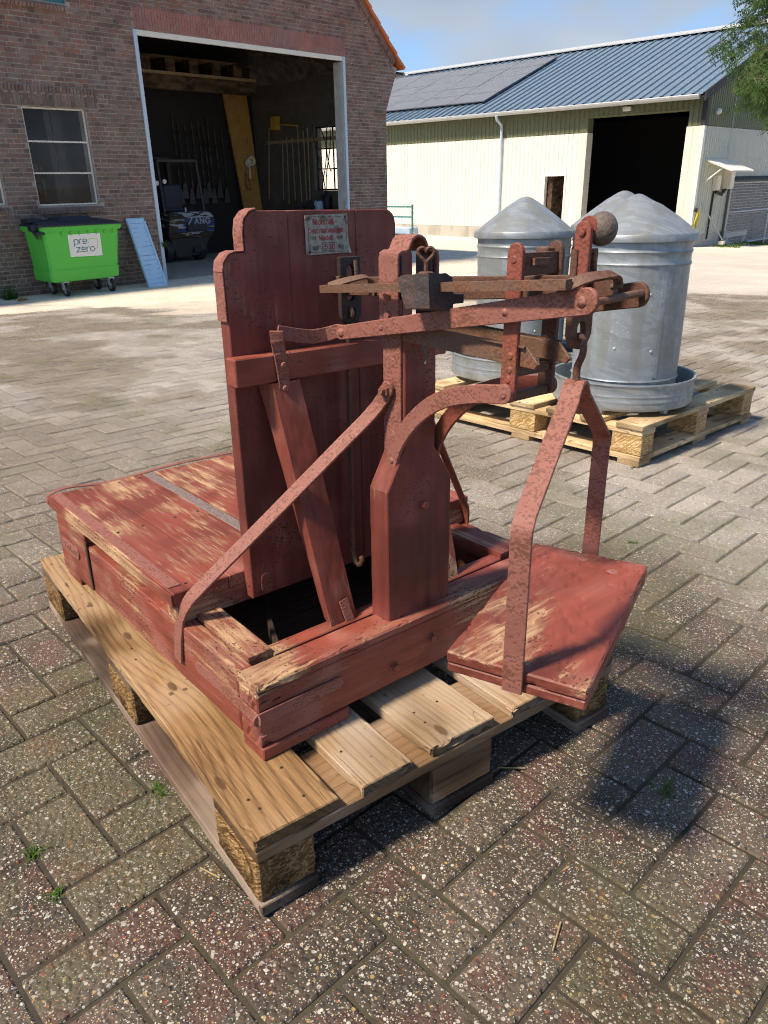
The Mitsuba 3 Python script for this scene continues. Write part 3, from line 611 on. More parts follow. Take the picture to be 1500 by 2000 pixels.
# post: broad foot, chamfered to a narrow shaft
pp = Polygon([(.2885, .1245), (.4405, .1245), (.4395, .386), (.3985, .450), (.3975, .668), (.3285, .668), (.3280, .458), (.2885, .388)])
S_('post', rough(plate(pp, .0195, .0675, 'y', .0022), .02, .0006, 40, 50), 'paint_post')
for q in (0, 1):
    fx = lambda x: x if q == 0 else .726 - x
    xr = lambda a, b: (a, b) if q == 0 else (.726 - b, .726 - a)
    S_('post_iron', plate(strip([(.046, .442), (.046, .70)], .044).union(Point(.046, .443).buffer(.022)), *xr(.3235, .3283), 'x', .001), 'iron_pink')
    S_('yoke_liner', plate(sbox(.028, .640, .064, .7655), *xr(.3290, .3335), 'x', .0008), 'iron_black')
    for z in (.478, .60, .655): S_('screw_head', mv(lathe([(0, .0012), (.0075, .0008), (.0085, 0)], 14), [[0, 0, -1 if q == 0 else 1], [0, 1, 0], [1, 0, 0]], (fx(.3236), .046, z)), 'iron_pink')
    # standard bar, curved bracket, leg iron
    S_('standard', plate(capsule((-.2095, .777), (-.2070, .590), .0125).union(strip([(-.2095, .775), (-.206, .585)], .026)), *xr(.3185, .3255), 'x', .001), 'iron_red' if q == 0 else 'iron_rust')
    arc = smooth_path([(.036, .437, 0), (.015, .479, 0), (-.022, .521, 0), (-.063, .5515, 0), (-.107, .571, 0), (-.159, .5835, 0), (-.205, .590, 0)], 5)[:, :2]
    arc = strip(arc, .027).union(Point(.036, .437).buffer(.0135)).union(Point(-.206, .591).buffer(.0138))
    S_('curved_bracket', plate(arc, *xr(.3110, .3180), 'x', .001), 'iron_pink' if q == 0 else 'iron_red')
    for y, z in ((-.207, .590), (.034, .438)): S_('rivet', mv(lathe([(0, .0026), (.004, .0021), (.006, 0)], 12), [[0, 0, -1 if q == 0 else 1], [0, 1, 0], [1, 0, 0]], (fx(.311), y, z)), 'iron_pink')
    for z in (.610, .624, .643, .768): S_('rivet', mv(lathe([(0, .002), (.004, .0016), (.0058, 0)], 12), [[0, 0, -1 if q == 0 else 1], [0, 1, 0], [1, 0, 0]], (fx(.3186), -.2075 + (z % .02 - .01) * .25, z)), 'iron_red' if q == 0 else 'iron_rust')
    bw = np.array([0, .93, .36])
    leg = [(.3175, .048, .560), (.3165, .058, .542), (.311, .071, .523), (.298, .083, .503), (.262, .1035, .464), (.14, .1735, .330), (.040, .2315, .2205), (.018, .2435, .196), (.007, .252, .176), (.0005, .259, .155), (-.0035, .268, .112), (-.0045, .277, .062)]
    leg = [(fx(x) if q == 0 else .729 - x, y, z) for x, y, z in leg]
    S_('leg_iron', ribbon(leg, bw * [1, 1, 1], .0265, .0055), 'iron_pink' if q == 0 else 'iron_red')
    S_('leg_iron_end', plate(Point(.050, .556).buffer(.0138), *xr(.3145, .3205), 'x', .001), 'iron_pink' if q == 0 else 'iron_red')
    S_('leg_bolt', mv(lathe([(0, .013), (.006, .0125), (.0065, .010), (.0065, .006), (.0105, .0058), (.0105, 0)], 6), [[0, 0, -1 if q == 0 else 1], [0, 1, 0], [1, 0, 0]], (fx(.3148), .051, .555)), 'iron_pink')
    # lever arms and the angle irons that carry the beam lock
    lev = capsule((.160, .638), (-.334, .7255), .0118, .0162)
    S_('lever_arm', plate(lev, *xr(.3055, .3125), 'x', .0012), 'iron_pink' if q == 0 else 'iron_rust')
    for y, z, r in ((.157, .6385, .0085), (.05, .657, .005), (-.208, .7025, .006), (-.329, .7245, .0075)):
        S_('rivet', mv(lathe([(0, .55), (.5, .45), (.85, .2), (1, 0)], 12), np.array([[0, 0, -1 if q == 0 else 1], [0, 1, 0], [1, 0, 0]]) * r, (fx(.3056), y, z)), 'iron_pink' if q == 0 else 'iron_rust')
    ang = Polygon([(.034, .637), (.034, .666), (-.232, .656), (-.2525, .636), (-.246, .6285), (-.20, .6300)])
    S_('angle_iron', plate(ang, *xr(.3265, .3315), 'x', .0008), 'iron_brown')
    S_('angle_flange', hull([(fx(a_), y, z) for a_ in (.3218, .3270) for y, z in ((.034, .6655), (.034, .668), (-.230, .6555), (-.230, .658))]), 'iron_brown')
    S_('angle_rivet', mv(lathe([(0, .004), (.004, .003), (.0055, 0)], 10), [[0, 0, -1 if q == 0 else 1], [0, 1, 0], [1, 0, 0]], (fx(.3266), -.205, .645)), 'iron_brown')
cap_ = [(.3205, .664), (.3205, .762), (.3222, .7685), (.328, .7715), (.338, .7720), (.3425, .7745), (.346, .7815), (.350, .7885), (.3565, .7925), (.363, .7938), (.3695, .7925), (.376, .7885), (.380, .7815), (.3835, .7745), (.388, .7720), (.398, .7715), (.4038, .7685), (.4055, .762), (.4055, .664)]
S_('yoke_cap', ribbon([(x, .0465, z) for x, z in cap_], (0, 1, 0), .046, .0045), 'iron_pink')
for z, r in ((.706, .0075), (.676, .007)): S_('yoke_pin', mv(lathe([(0, r * .9), (r * .8, r * .8), (r, 0)], 12), [[0, 0, -1], [0, 1, 0], [1, 0, 0]], (.3185, .046, z)), 'iron_pink')
S_('yoke_block', box(.345, .381, .030, .062, .62, .645, .003), 'iron_black')
# main beam and hangers
S_('main_beam', plate(Polygon([(.2405, .6905), (.2405, .722), (.13, .728), (-.09, .7395), (-.335, .7535), (-.337, .727), (-.09, .7065), (.13, .697)]), .3575, .3685, 'x', .0012), 'iron_rust')
def hanger(y, z0, z1, slot, eye, bsdf, zoff=0.0):
    o = shapely.convex_hull(shapely.union_all([sbox(.3405, z0 + .02, .3855, z1), Point(.363, z0 + .0225).buffer(.0205)]))
    o = o.difference(capsule((.363, slot[0]), (.363, slot[1]), .0085)).difference(capsule((.363, eye - .002), (.363, eye + .003), .0085))
    return S_('hanger', plate(o, y - .005, y + .005, 'y', .001), bsdf)
hanger(.205, .640, .758, (.692, .736), .662, 'iron_dark'); hanger(-.286, .655, .782, (.712, .757), .6815, 'iron_rust')
S_('knife_edge', hull([(x, .205 + a, .7225 + b) for x in (.338, .388) for a, b in ((-.006, .004), (.006, .004), (0, -.006))]), 'iron_brown')
S_('hanger_pin', tube([(.372, .198, .752), (.3725, .1965, .722)], .0035), 'iron_brown')
S_('hanger_pin', tube([(.370, -.294, .778), (.3735, -.2955, .742)], .0042), 'iron_rust')
S_('platform_rod', ribbon([(.363, .205, .655), (.364, .214, .645), (.363, .215, .62), (.363, .218, .20)], (0, 1, .0), .0115, .005), 'iron_brown')
S_('platform_rod_eye', tube(smooth_path([(.363, .2045, .655), (.363, .199, .665), (.363, .204, .672), (.363, .211, .664), (.363, .2155, .645)], 6), .0042), 'iron_brown')
S_('platform_rod_hook', tube(smooth_path([(.363, .218, .205), (.364, .216, .178), (.364, .203, .166), (.364, .192, .176), (.364, .194, .188)], 6), .005), 'iron_brown')
# fine balance bar with the sliding poise
S_('fine_bar', hull([(x, y, z + dz_) for x in (.2885, .3005) for y, z in ((.190, .7030), (-.3165, .7385)) for dz_ in (0, .0125)]), 'iron_brown')
S_('fine_bar_link', ribbon(smooth_path([(.297, -.298, .7385), (.303, -.312, .744), (.318, -.331, .7525), (.334, -.341, .7545), (.350, -.342, .754), (.357, -.3405, .750), (.358, -.3400, .738)], 4), (0, .75, .3), .016, .0045), 'iron_rust')
S_('fine_bar_link', ribbon(smooth_path([(.297, .176, .7145), (.312, .156, .722), (.330, .138, .7275), (.346, .130, .727), (.352, .129, .716), (.352, .129, .698)], 4), (0, .9, .3), .014, .004), 'iron_brown')
pz = [(x, y + dy, z + dz_) for x, dy, dz_ in ((.267, 0, 0), (.300, 0, -.002), (.314, 0, -.008)) for y, z in ((-.034, .7376), (-.043, .7444), (-.1008, .7495), (-.1035, .7021), (-.0528, .6985))]
S_('poise', rough(hull(pz), .008, .0011, 90, 60), 'iron_black', 45)
S_('poise_lug', hull([(x, y, z) for x in (.303, .336) for y in (-.102, -.066) for z in (.7045, .7170)]), 'iron_black')
S_('poise_collar', lathe([(0, .7500), (.009, .7490), (.0135, .7455), (.0145, .740)], 20, (.289, -.072, 0)), 'iron_rust')
S_('poise_screw', tube([(.289, -.072, .745), (.289, -.072, .7625)], .0030), 'iron_rust')
th = np.linspace(0, 2 * np.pi, 40, endpoint=False)
hx = 16 * np.sin(th) ** 3; hz = 13 * np.cos(th) - 5 * np.cos(2 * th) - 2 * np.cos(3 * th) - np.cos(4 * th)
hd = np.array([.80, -.60, 0]); hp = np.outer(hx * .00072, hd) + np.outer((hz + 17) * .00072, [0, 0, 1]) + [.289, -.072, .7605]
S_('poise_heart_handle', tube(hp, .0025, 7, True), 'iron_rust')
# counterweight arm with its ball, cross plates and handle bar
S_('counterweight_arm', plate(capsule((-.294, .745), (-.2945, .8035), .0115), .3435, .3505, 'x', .001), 'iron_red')
S_('counterweight_arm', mv(lathe([(0, .003), (.005, .0028), (.0058, 0)], 12), [[0, 0, -1], [0, 1, 0], [1, 0, 0]], (.3436, -.2945, .803)), 'iron_red')
S_('counterweight_flange', mv(lathe([(0, -.003), (.0125, -.003), (.0138, 0), (.0125, .004), (0, .004)], 24), [[0, 0, .97], [-.25, .97, 0], [.97, .25, 0]] if 0 else [[0, .0, 1], [0, 1, 0], [-1, 0, 0]], (.3565, -.294, .8075)), 'iron_red')
S_('counterweight_ball', tm(trimesh.creation.icosphere(3, .0195).apply_scale([.92, 1.0, 1.05]).apply_translation([.372, -.3025, .8055])), 'iron_ball', True)
S_('cross_plate', plate(sbox(.3262, .7475, .4005, .7765), -.2165, -.2115, 'y', .0008), 'iron_rust')
S_('cross_plate_tab', hull([(x, y, z) for x, z in ((.345, .7695), (.378, .7695), (.372, .7615), (.345, .7605)) for y in (-.222, -.2170)]), 'iron_brown')
S_('cross_plate_block', box(.383, .4000, -.2105, -.190, .742, .782, .002), 'iron_brown')
S_('cross_bar', box(.3262, .4005, -.2150, -.2050, .5795, .5925, .0015), 'iron_rust'); S_('cross_bar', box(.3262, .4005, -.2150, -.206, .6135, .6265, .0015), 'iron_rust')
S_('lever_handle', tube([(.3128, -.3415, .7245), (.4132, -.3415, .7285)], .0048, 10), 'iron_brown')
S_('lever_tail', ribbon([(.3150, .150, .6385), (.3145, .178, .6385), (.300, .192, .6330), (.272, .1965, .6310), (.245, .1975, .636), (.206, .199, .6450)], (0, .04, 1), .0235, .004), 'iron_pink')
S_('catch_iron', ribbon(smooth_path([(.2125, .1985, .541), (.2125, .1985, .560), (.2090, .2000, .600), (.2065, .2000, .618), (.2030, .1975, .634), (.2005, .1945, .648)], 4), np.r_[[(1, 0, 0)] * 13, [(.9, -.3, 0)] * 4, [(.7, -.6, 0)] * 4], .0225, .0038), 'iron_pink')
for z, r in ((.5505, .006), (.590, .0062)): S_('catch_screw', mv(lathe([(0, r * .8), (r * .8, r * .7), (r, 0)], 8), [[1, 0, 0], [0, 0, -1], [0, 1, 0]], (.2122, .1968, z)), 'iron_pink')
# beam bolts
for x, z in ((.285, .058), (.378, .082)): S_('beam_bolt', mv(lathe([(0, .009), (.0072, .009), (.0075, .0012), (.012, .001), (.012, 0)], 6), [[1, 0, 0], [0, 0, -1], [0, 1, 0]], (x, .001, z)), 'iron_red')
S_('side_bolt', mv(lathe([(0, .009), (.0072, .009), (.0075, 0)], 6), [[1, 0, 0], [0, 0, -1], [0, 1, 0]], (.372, .0195, .347)), 'iron_red')
S_('seal_tag', cat(tube(smooth_path([(.338, -.018, .630), (.339, -.019, .617), (.341, -.018, .610), (.337, -.019, .604)], 4), .0016, 6), box(.334, .342, -.0195, -.0165, .626, .636, .0006)), 'tool_metal')
tag(D, 'old red painted decimal weighing scale with upright back board and rusty iron beams', 'scale')

# ------------------------------------------------------------------ the hanging weighing pan
_u = np.array([.931, .365, 0]); _u /= np.linalg.norm(_u); _w = np.array([-.0249, -.0237, .9994]); _u = _u - _w * (_u @ _w); _u /= np.linalg.norm(_u)
FH = FS.sub(np.stack([_u, np.cross(_w, _u), _w], 1), [.361, -.290, .615])
H = 'weighing_pan'
pa, h1, h2, W2, pt = .192, .140, .203, .195, .0335
put(f'{H}__upper_board', rough(box(-pa + .001, pa - .001, -W2 / 2, W2 / 2, -h1 - h2 - pt * .52, -h1 - h2, .0025), .012, .0007, 45, 70, lambda v: .002 * (meshkit.fbm(v * 70, 3, 3) > .6)), 'paint_pan', FH, 35)
put(f'{H}__lower_board', rough(box(-pa + .002, pa - .002, -W2 / 2 + .001, W2 / 2 - .001, -h1 - h2 - pt, -h1 - h2 - pt * .54, .0025), .014, .0008, 45, 71), 'paint_pan', FH, 35)
yk = [(-pa - .003, 0, -h1 - h2 - pt * .93), (-pa - .003, 0, -h1 - h2), (-pa - .003, 0, -h1 - .02), (-pa - .0025, 0, -h1), (-pa + .008, 0, -h1 + .016), (-.03, 0, -.023), (-.017, 0, -.007), (-.006, 0, -.001), (.006, 0, -.001), (.017, 0, -.007), (.03, 0, -.023), (pa - .008, 0, -h1 + .016), (pa + .0025, 0, -h1), (pa + .003, 0, -h1 - .02), (pa + .003, 0, -h1 - h2), (pa + .003, 0, -h1 - h2 - pt * .93)]
put(f'{H}__bail_iron', ribbon(yk, (0, 1, 0), .0275, .0055), 'iron_pink', FH, 35)
hk = smooth_path([(.361, -.2905, .604), (.361, -.290, .622), (.360, -.2915, .636), (.358, -.2985, .650), (.357, -.3005, .662), (.358, -.2975, .6715), (.360, -.2895, .6745), (.362, -.281, .672), (.363, -.277, .664)], 5)
put(f'{H}__hook', tube(hk, np.linspace(.0052, .0042, len(hk)), 10), 'iron_rust', FS, True)
for x, y in ((-pa + .02, .0), (pa - .025, .004), (pa - .05, -.05)): put(f'{H}__rivet', lathe([(0, .0016), (.007, .0012), (.0095, 0)], 14, (x, y, -h1 - h2)), 'iron_pink', FH, 35)
tag(H, 'red wooden weighing pan hanging on a bent iron strap from the beam hook', 'scale pan')

# ------------------------------------------------------------------ second pallet with the feed bins
F2 = FP.sub(rotz(math.radians(6.0)), [2.205, .950, 0])
LX, LY, HZ = 1.04, 1.20, .172
K = 'wooden_pallet_001'
for q, (y0, y1) in enumerate(((0, .12), (.19, .29), (.36, .46), (.53, .67), (.74, .84), (.91, 1.01), (1.08, 1.2))):
    put(f'{K}__top_board', rough(box(-.004 * (q % 3), LX + .003 * (q % 2), y0, y1, HZ - .021, HZ, .002), .05, .001, 40, q), 'pine_x', F2, 35)
for x0, x1 in ((.008, .11), (.47, .57), (LX - .11, LX - .008)):
    put(f'{K}__cross_board', box(x0, x1, .002, LY - .002, HZ - .0435, HZ - .0215, .002), 'pine_y', F2, 35)
    for y0, y1 in ((.004, .14), (.53, .67), (LY - .14, LY - .004)):
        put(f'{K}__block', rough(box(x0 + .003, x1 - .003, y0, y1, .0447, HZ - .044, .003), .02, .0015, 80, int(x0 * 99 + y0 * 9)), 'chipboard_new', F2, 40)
for x0, x1 in ((.002, .115), (LX - .115, LX - .002)): put(f'{K}__bottom_board', box(x0, x1, .0, LY, .0225, .0442, .002), 'pine_y', F2, 35)
for y0, y1 in ((.0, .1), (LY - .1, LY), (.55, .65)): put(f'{K}__bottom_board', box(.116, LX - .116, y0, y1, .0225, .0442, .002), 'pine_x', F2, 35)
for x0, x1 in ((0.003, .10), (.46, .58), (LX - .10, LX - .003)):
    for y0, y1 in ((.003, .10), (.55, .65), (LY - .10, LY - .003)): put(f'{K}__foot', box(x0, x1, y0, y1, .0005, .0222, .002), 'pine_x', F2, 35)
tag(K, 'clean pale pine pallet under the zinc feed bins', 'pallet')
FEED = [((2.493, 1.281), 'large galvanised feed bin with a dented cone lid, nearest on its pallet'), ((2.565, 1.985), 'galvanised feed bin with a smooth cone lid on the left of the pallet'), ((2.99, 1.738), 'galvanised feed bin mostly hidden behind the front bin, its lid tip showing')]
for q, ((cx, cy), lab) in enumerate(FEED):
    key = 'feed_bin' + (f'_{q:03d}' if q else '')
    c = (cx, cy, 0); z0 = .195
    rt = .345 if q == 1 else .302
    put(f'{key}__tray', lathe([(0, z0 + .012), (rt - .02, z0 + .012), (rt - .008, z0), (rt - .002, z0 + .010), (rt - .004, z0 + .028), (rt - .001, z0 + .034), (rt - .002, z0 + .042), (rt - .004, z0 + .052), (rt - .0005, z0 + .060), (rt - .003, z0 + .068), (rt - .002, z0 + .098), (rt + .004, z0 + .106), (rt + .003, z0 + .113), (rt - .006, z0 + .111), (rt - .009, z0 + .10), (rt - .012, z0 + .02), (0, z0 + .016)], 64, c), 'galvanised', FP, 40)
    for a in (20, 140, 200, 260, 320): put(f'{key}__leg', box(cx + .26 * math.cos(math.radians(a)) - .012, cx + .26 * math.cos(math.radians(a)) + .012, cy + .26 * math.sin(math.radians(a)) - .012, cy + .26 * math.sin(math.radians(a)) + .012, HZ + .001, z0 + .006, .002), 'zinc', FP)
    rb, rtp, zt = .2235, .226, .872 + .022 * (q == 2)
    prof = [(0, z0 + .03), (rb + .004, z0 + .03), (rb + .006, z0 + .04), (rb + .001, z0 + .06), (rb - .003, z0 + .10), (rb + .0035, z0 + .108), (rb - .002, z0 + .117), (rb - .001, z0 + .19), (rb, zt - .30), (rtp - .001, zt - .115), (rtp + .005, zt - .105), (rtp - .0005, zt - .093), (rtp, zt - .068), (rtp + .005, zt - .058), (rtp - .0005, zt - .047), (rtp + .001, zt), (0, zt)]
    m = lathe(prof, 96, (0, 0, 0)); v = m[0].copy()
    dent = (meshkit.fbm(np.c_[v[:, :2] * 7, v[:, 2:] * 5] + q * 9, 3, q) - .5) * .012
    rr = np.hypot(v[:, 0], v[:, 1]) + 1e-9; v[:, :2] *= (1 + dent / rr)[:, None] * (rr > .1)[:, None] + (rr <= .1)[:, None]
    put(f'{key}__body', (v + c, m[1]), 'galvanised', FP, 40)
    a0 = math.radians((250, 262, 250)[q])
    sv = ribbon([(cx + (rb + .0015) * math.cos(a0), cy + (rb + .0015) * math.sin(a0), z) for z in (z0 + .125, zt - .13)], (-math.sin(a0), math.cos(a0), 0), .022, .0016)
    put(f'{key}__seam', sv, 'galvanised', FP)
    rim = .2435; zr = zt - .010
    m = lathe([(rim - .004, zr - .012), (rim, zr - .010), (rim + .001, zr), (rim - .001, zr + .017), (rim - .006, zr + .021), (.16, zr + .078), (.085, zr + .133), (.03, zr + .166), (.012, zr + .172), (0, zr + .173)], 72)
    v = m[0].copy(); cone = v[:, 2] > zr + .018
    v[:, 2] += cone * (meshkit.fbm(v * 9 + q * 5, 3, 3 + q) - .5) * (.014 if q == 0 else .008)
    if q == 0: v[:, 2] -= .016 * np.exp(-(((v[:, 0] - .02) / .035) ** 2 + ((v[:, 1] + .035) / .03) ** 2))
    put(f'{key}__lid', (v + c, m[1]), 'galvanised_lid', FP, 50)
    for a in (215, 35, -5):
        a = math.radians(a); ca, sa = math.cos(a), math.sin(a); r1 = rb + .001
        hl = [(cx + (r1 + d_) * ca - t_ * sa, cy + (r1 + d_) * sa + t_ * ca, z_) for d_, t_, z_ in ((0, -.03, .70), (.024, -.028, .69), (.028, 0, .675), (.024, .028, .69), (0, .03, .70))]
        put(f'{key}__handle', tube(smooth_path(hl, 4), .0035, 6), 'zinc', FP, True)
    rv = [mv(lathe([(0, .004), (.004, .003), (.006, 0)], 8), np.stack([[-math.sin(a), math.cos(a), 0], [0, 0, 1], [math.cos(a), math.sin(a), 0]], 1), (cx + rb * math.cos(a), cy + rb * math.sin(a), z)) for a, z in ((math.radians(228), .66), (math.radians(236), .655), (math.radians(243), .43), (math.radians(292), .645), (math.radians(205), .44), (math.radians(330), .6))]
    tag(put(f'{key}__rivets', cat(rv), 'zinc', FP), kind='stuff')
    tag(key, lab, 'feed bin', 'feed bins on the second pallet')

# ------------------------------------------------------------------ brick building
B = 'brick_building'
def F(name, m, bsdf, smooth=False): return put(f'{B}__{name}', m, bsdf, FF, smooth)
ridge_s, ridge_z, left_s = -.3, 9.7, -6.6
right_edge = lambda z: 5.605 + max(0, min(z, 3.66) - 2.85) * .43
rake = lambda z: 4.80 - (z - 4.711)
opens = [(-.035, 4.465, -1, 3.745), (-1.965, -1.0, 1.262, 2.605), (-3.42, -2.435, 1.29, 2.612), (-2.75, -1.052, 3.945, 4.9)]
trims = [(-.005, 4.45, 3.745, 4.047), (-4.2, -.785, 2.605, 2.875), (-1.99, -.93, 1.150, 1.262), (-3.45, -2.37, 1.165, 1.29), (-2.8, -1.02, 3.838, 3.945)]
gable = Polygon([(left_s, -.6), (5.605, -.6), (5.605, 2.85), (5.95, 3.655), (rake(3.7) - .02, 3.7), (ridge_s, rake(0) + 0 - ridge_s - .0 if 0 else 4.711 + 4.80 - ridge_s), (left_s, 3.4)])
core = gable
for o in opens: core = core.difference(sbox(o[0], o[2], o[1], o[3]))
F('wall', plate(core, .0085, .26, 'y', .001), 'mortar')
brks = []
brng = np.random.default_rng(5)
for r in range(0, 84):
    z0, z1 = r * .0640 + .006, r * .0640 + .058
    if z0 < -.02: continue
    zc = (z0 + z1) / 2
    pitch = .107 if r % 2 else .214
    smax = min(right_edge(zc), rake(zc + .03) - .0)
    s = -6.534 + (.0 if r % 2 else .0535 * (1 + 2 * ((r // 2) % 2))) - .02
    while s < smax:
        e = s + pitch; a, b = s + .0055, min(e, smax) - .0055; s = e
        segs = [(a + brng.normal(0, .0018), b + brng.normal(0, .0018))]
        for o in opens + trims:
            if z1 > o[2] + .012 and z0 < o[3] - .012:
                ns = []
                for a_, b_ in segs:
                    if b_ <= o[0] or a_ >= o[1]: ns.append((a_, b_)); continue
                    ca, cb = max(a_, o[0] - .004), min(b_, o[1] + .004)
                    if cb - ca > .03 and o in trims:
                        if z0 < o[2] - .018: brks.append((ca, cb, z0, o[2] - .007))
                        if z1 > o[3] + .018: brks.append((ca, cb, o[3] + .007, z1))
                    if a_ < o[0]: ns.append((a_, o[0] - .006))
                    if b_ > o[1]: ns.append((o[1] + .006, b_))
                segs = ns
        for a_, b_ in segs:
            if b_ - a_ > .03: brks.append((a_, b_, z0 + brng.normal(0, .0014), z1 + brng.normal(0, .0014)))
def bmesh(a, b, z0, z1):
    d = brng.normal(0, .0018); m = box(a, b, d, .03, z0, z1, .0045)
    if a < -3.1: return m
    v = m[0] + (meshkit.noise(m[0] * 70, 3)[:, None] - .5) * [.005, .002, .005]
    return v, m[1]
order = sorted(range(len(brks)), key=lambda k: np.linalg.norm(FF([brks[k][0], 0, brks[k][2]]) - CAM) + 100 * (brks[k][2] < .12 or brks[k][0] < -2.75) )
far_b = [[] for _ in BRICKS]
for n_, k in enumerate(order):
    t = int(brng.choice(5, p=[.26, .24, .24, .12, .14])); m = bmesh(*brks[k])
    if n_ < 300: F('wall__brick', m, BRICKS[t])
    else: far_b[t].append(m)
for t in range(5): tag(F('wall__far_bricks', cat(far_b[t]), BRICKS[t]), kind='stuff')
# soldier lintel over the gate: two ranks, joints staggered by half a brick
k = 0; s = .0
while s < 4.44:
    w = .054; zs = (.05, .155, .10, .2)[k % 4]; zm = 3.752 + (.20 if k % 2 else .095)
    for z0, z1 in ((3.752, zm - .003), (zm + .003, 4.043)): F('lintel__brick', box(s + .003, s + w - .003, -.002 + brng.normal(0, .0012), .03, z0, z1, .003), 'brick_lintel')
    s += w; k += 1
# lintels over the windows: a tall rank with headers on edge above, proud of the wall
k = 0; s = -4.1
while s < -.80:
    w = .0535
    zm = 2.612 + (.075 if k % 2 else .155)
    for z0, z1 in ((2.612, min(zm, 2.785) - .003), (zm + .003, 2.785)):
        if z1 - z0 > .03: F('window_lintel__brick', box(s + .004, s + w - .004, -.002 + brng.normal(0, .0015), .03, z0, z1, .004), BRICKS[int(brng.choice([0, 1, 2, 4]))])
    F('window_lintel__brick', box(s + .004, s + w - .004, -.022, .03, 2.792, 2.872, .004), BRICKS[int(brng.choice([0, 1, 2, 4]))])
    s += w; k += 1
for (a, b, z0, z1, g) in ((-1.985, -.935, 1.15, 1.262, ''), (-3.44, -2.375, 1.165, 1.29, ''), (-2.8, -1.025, 3.84, 3.945, '')):
    s = a
    while s + .05 < b:
        F('window_sill__brick', hull([(x, y, z) for x in (s + .004, s + .050) for y, z in ((-.055, z0 + .002), (-.058, z0 + .052), (.05, z1 + .004), (.05, z0 + .002))]), BRICKS[int(brng.choice([0, 1, 4]))]); s += .0545
# rake: brick edging, tiles, gutter end
u_ = np.array([-math.sqrt(.5), math.sqrt(.5)]); n_ = np.array([math.sqrt(.5), math.sqrt(.5)])
p_ = np.array([5.80, 3.715])
def rakebox(t0, t1, h0, h1, d0, d1): 
    pts = [p_ + u_ * t + n_ * h for t, h in ((t0, h0), (t1, h0), (t1, h1), (t0, h1))]
    return hull([(q[0], d, q[1]) for q in pts for d in (d0, d1)])
for q in range(36):
    t = q * .064 - .02
    F('rake_edge__brick', rakebox(t + .004, t + .060, .012, .118, -.016 + brng.normal(0, .001), .04), BRICKS[int(brng.integers(3))])
    F('rake_edge__brick', rakebox(t + .004, t + .060, -.048, .004, -.004 + brng.normal(0, .001), .04), BRICKS[int(brng.integers(3))])
F('roof', cat(rakebox(-.25, 8.75, .135, .16, .0, 9.0), mv(rakebox(-.25, 8.75, .135, .16, .0, 9.0), [[-1, 0, 0], [0, 1, 0], [0, 0, 1]], (2 * ridge_s + .18, 0, 0))), 'roof_tile')
F('roof_boarding', mv(rakebox(-.25, 8.75, .06, .130, .27, 8.7)), 'timber_dark')
for q in range(9):
    t = -.26 + q * .335
    pts = [p_ + u_ * a + n_ * h for a, h in ((t, .150), (t + .36, .128), (t + .36, .180), (t, .212))]
    F('roof__verge_tile', rough(hull([(x[0], d, x[1]) for x in pts for d in (-.065, .20)]), .05, .004, 20, q), 'roof_tile', 40)
for q in range(1, 5): F('roof__tile', mv(rakebox(-.26, 2.8, .150, .185, -.02, .2), None, (0, .225 * q, 0)), 'roof_tile')
th_ = np.linspace(math.pi, 2 * math.pi, 9); gp = [(.065 * math.cos(t), .065 * math.sin(t)) for t in th_]
gp = Polygon([(6.20 + x, 3.60 + z) for x, z in gp] + [(6.265, 3.608)] + [(6.20 + x * .9, 3.604 + z * .9) for x, z in gp[::-1]])
F('gutter', plate(gp, -.02, 8.5, 'y', .0008), 'zinc'); F('eave_board', box(5.96, 6.15, .02, 8.5, 3.55, 3.60, .003), 'black_trim')
# gate: steel angle frame and plastered reveal
F('gate_frame', box(-.034, .030, -.012, .03, -.02, 3.742, .002), 'jamb_steel'); F('gate_frame', box(4.400, 4.462, -.012, .03, -.02, 3.742, .002), 'jamb_steel')
F('gate_frame_head', box(.032, 4.398, .004, .05, 3.668, 3.742, .002), 'clad_trim')
F('gate_reveal', box(4.392, 4.46, .032, .265, -.02, 3.66, .003), 'jamb_concrete'); F('gate_reveal', box(-.034, .02, .032, .265, -.02, 3.66, .003), 'jamb_concrete')
# the workshop inside
F('workshop_floor', box(-1.3, 5.33, .02, 4.6, -.04, .006, .001), 'concrete_floor')
sw = sbox(.262, -.5, 8.5, 3.62).difference(sbox(.95, 1.36, 2.06, 2.675))
F('side_wall', plate(sw, 5.335, 5.60, 'x', .001), 'plaster')
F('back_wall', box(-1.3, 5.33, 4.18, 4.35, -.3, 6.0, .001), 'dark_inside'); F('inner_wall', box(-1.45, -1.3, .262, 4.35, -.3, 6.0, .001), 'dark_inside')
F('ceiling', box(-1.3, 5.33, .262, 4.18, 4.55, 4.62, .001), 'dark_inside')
for q in range(5): F('joist', box(1.92 + q * .56, 2.14 + q * .56, 3.2, 4.17, 3.66, 3.90, .004), 'timber_dark')
F('joist_plate', box(1.5, 4.72, 3.15, 3.30, 3.60, 3.655, .004), 'tool_wood'); F('joist_beam', box(1.5, 4.72, 3.18, 3.36, 3.34, 3.595, .004), 'timber_dark')
F('loft_floor', box(-1.2, 4.72, 3.2, 4.17, 3.905, 3.94, .002), 'timber_dark')
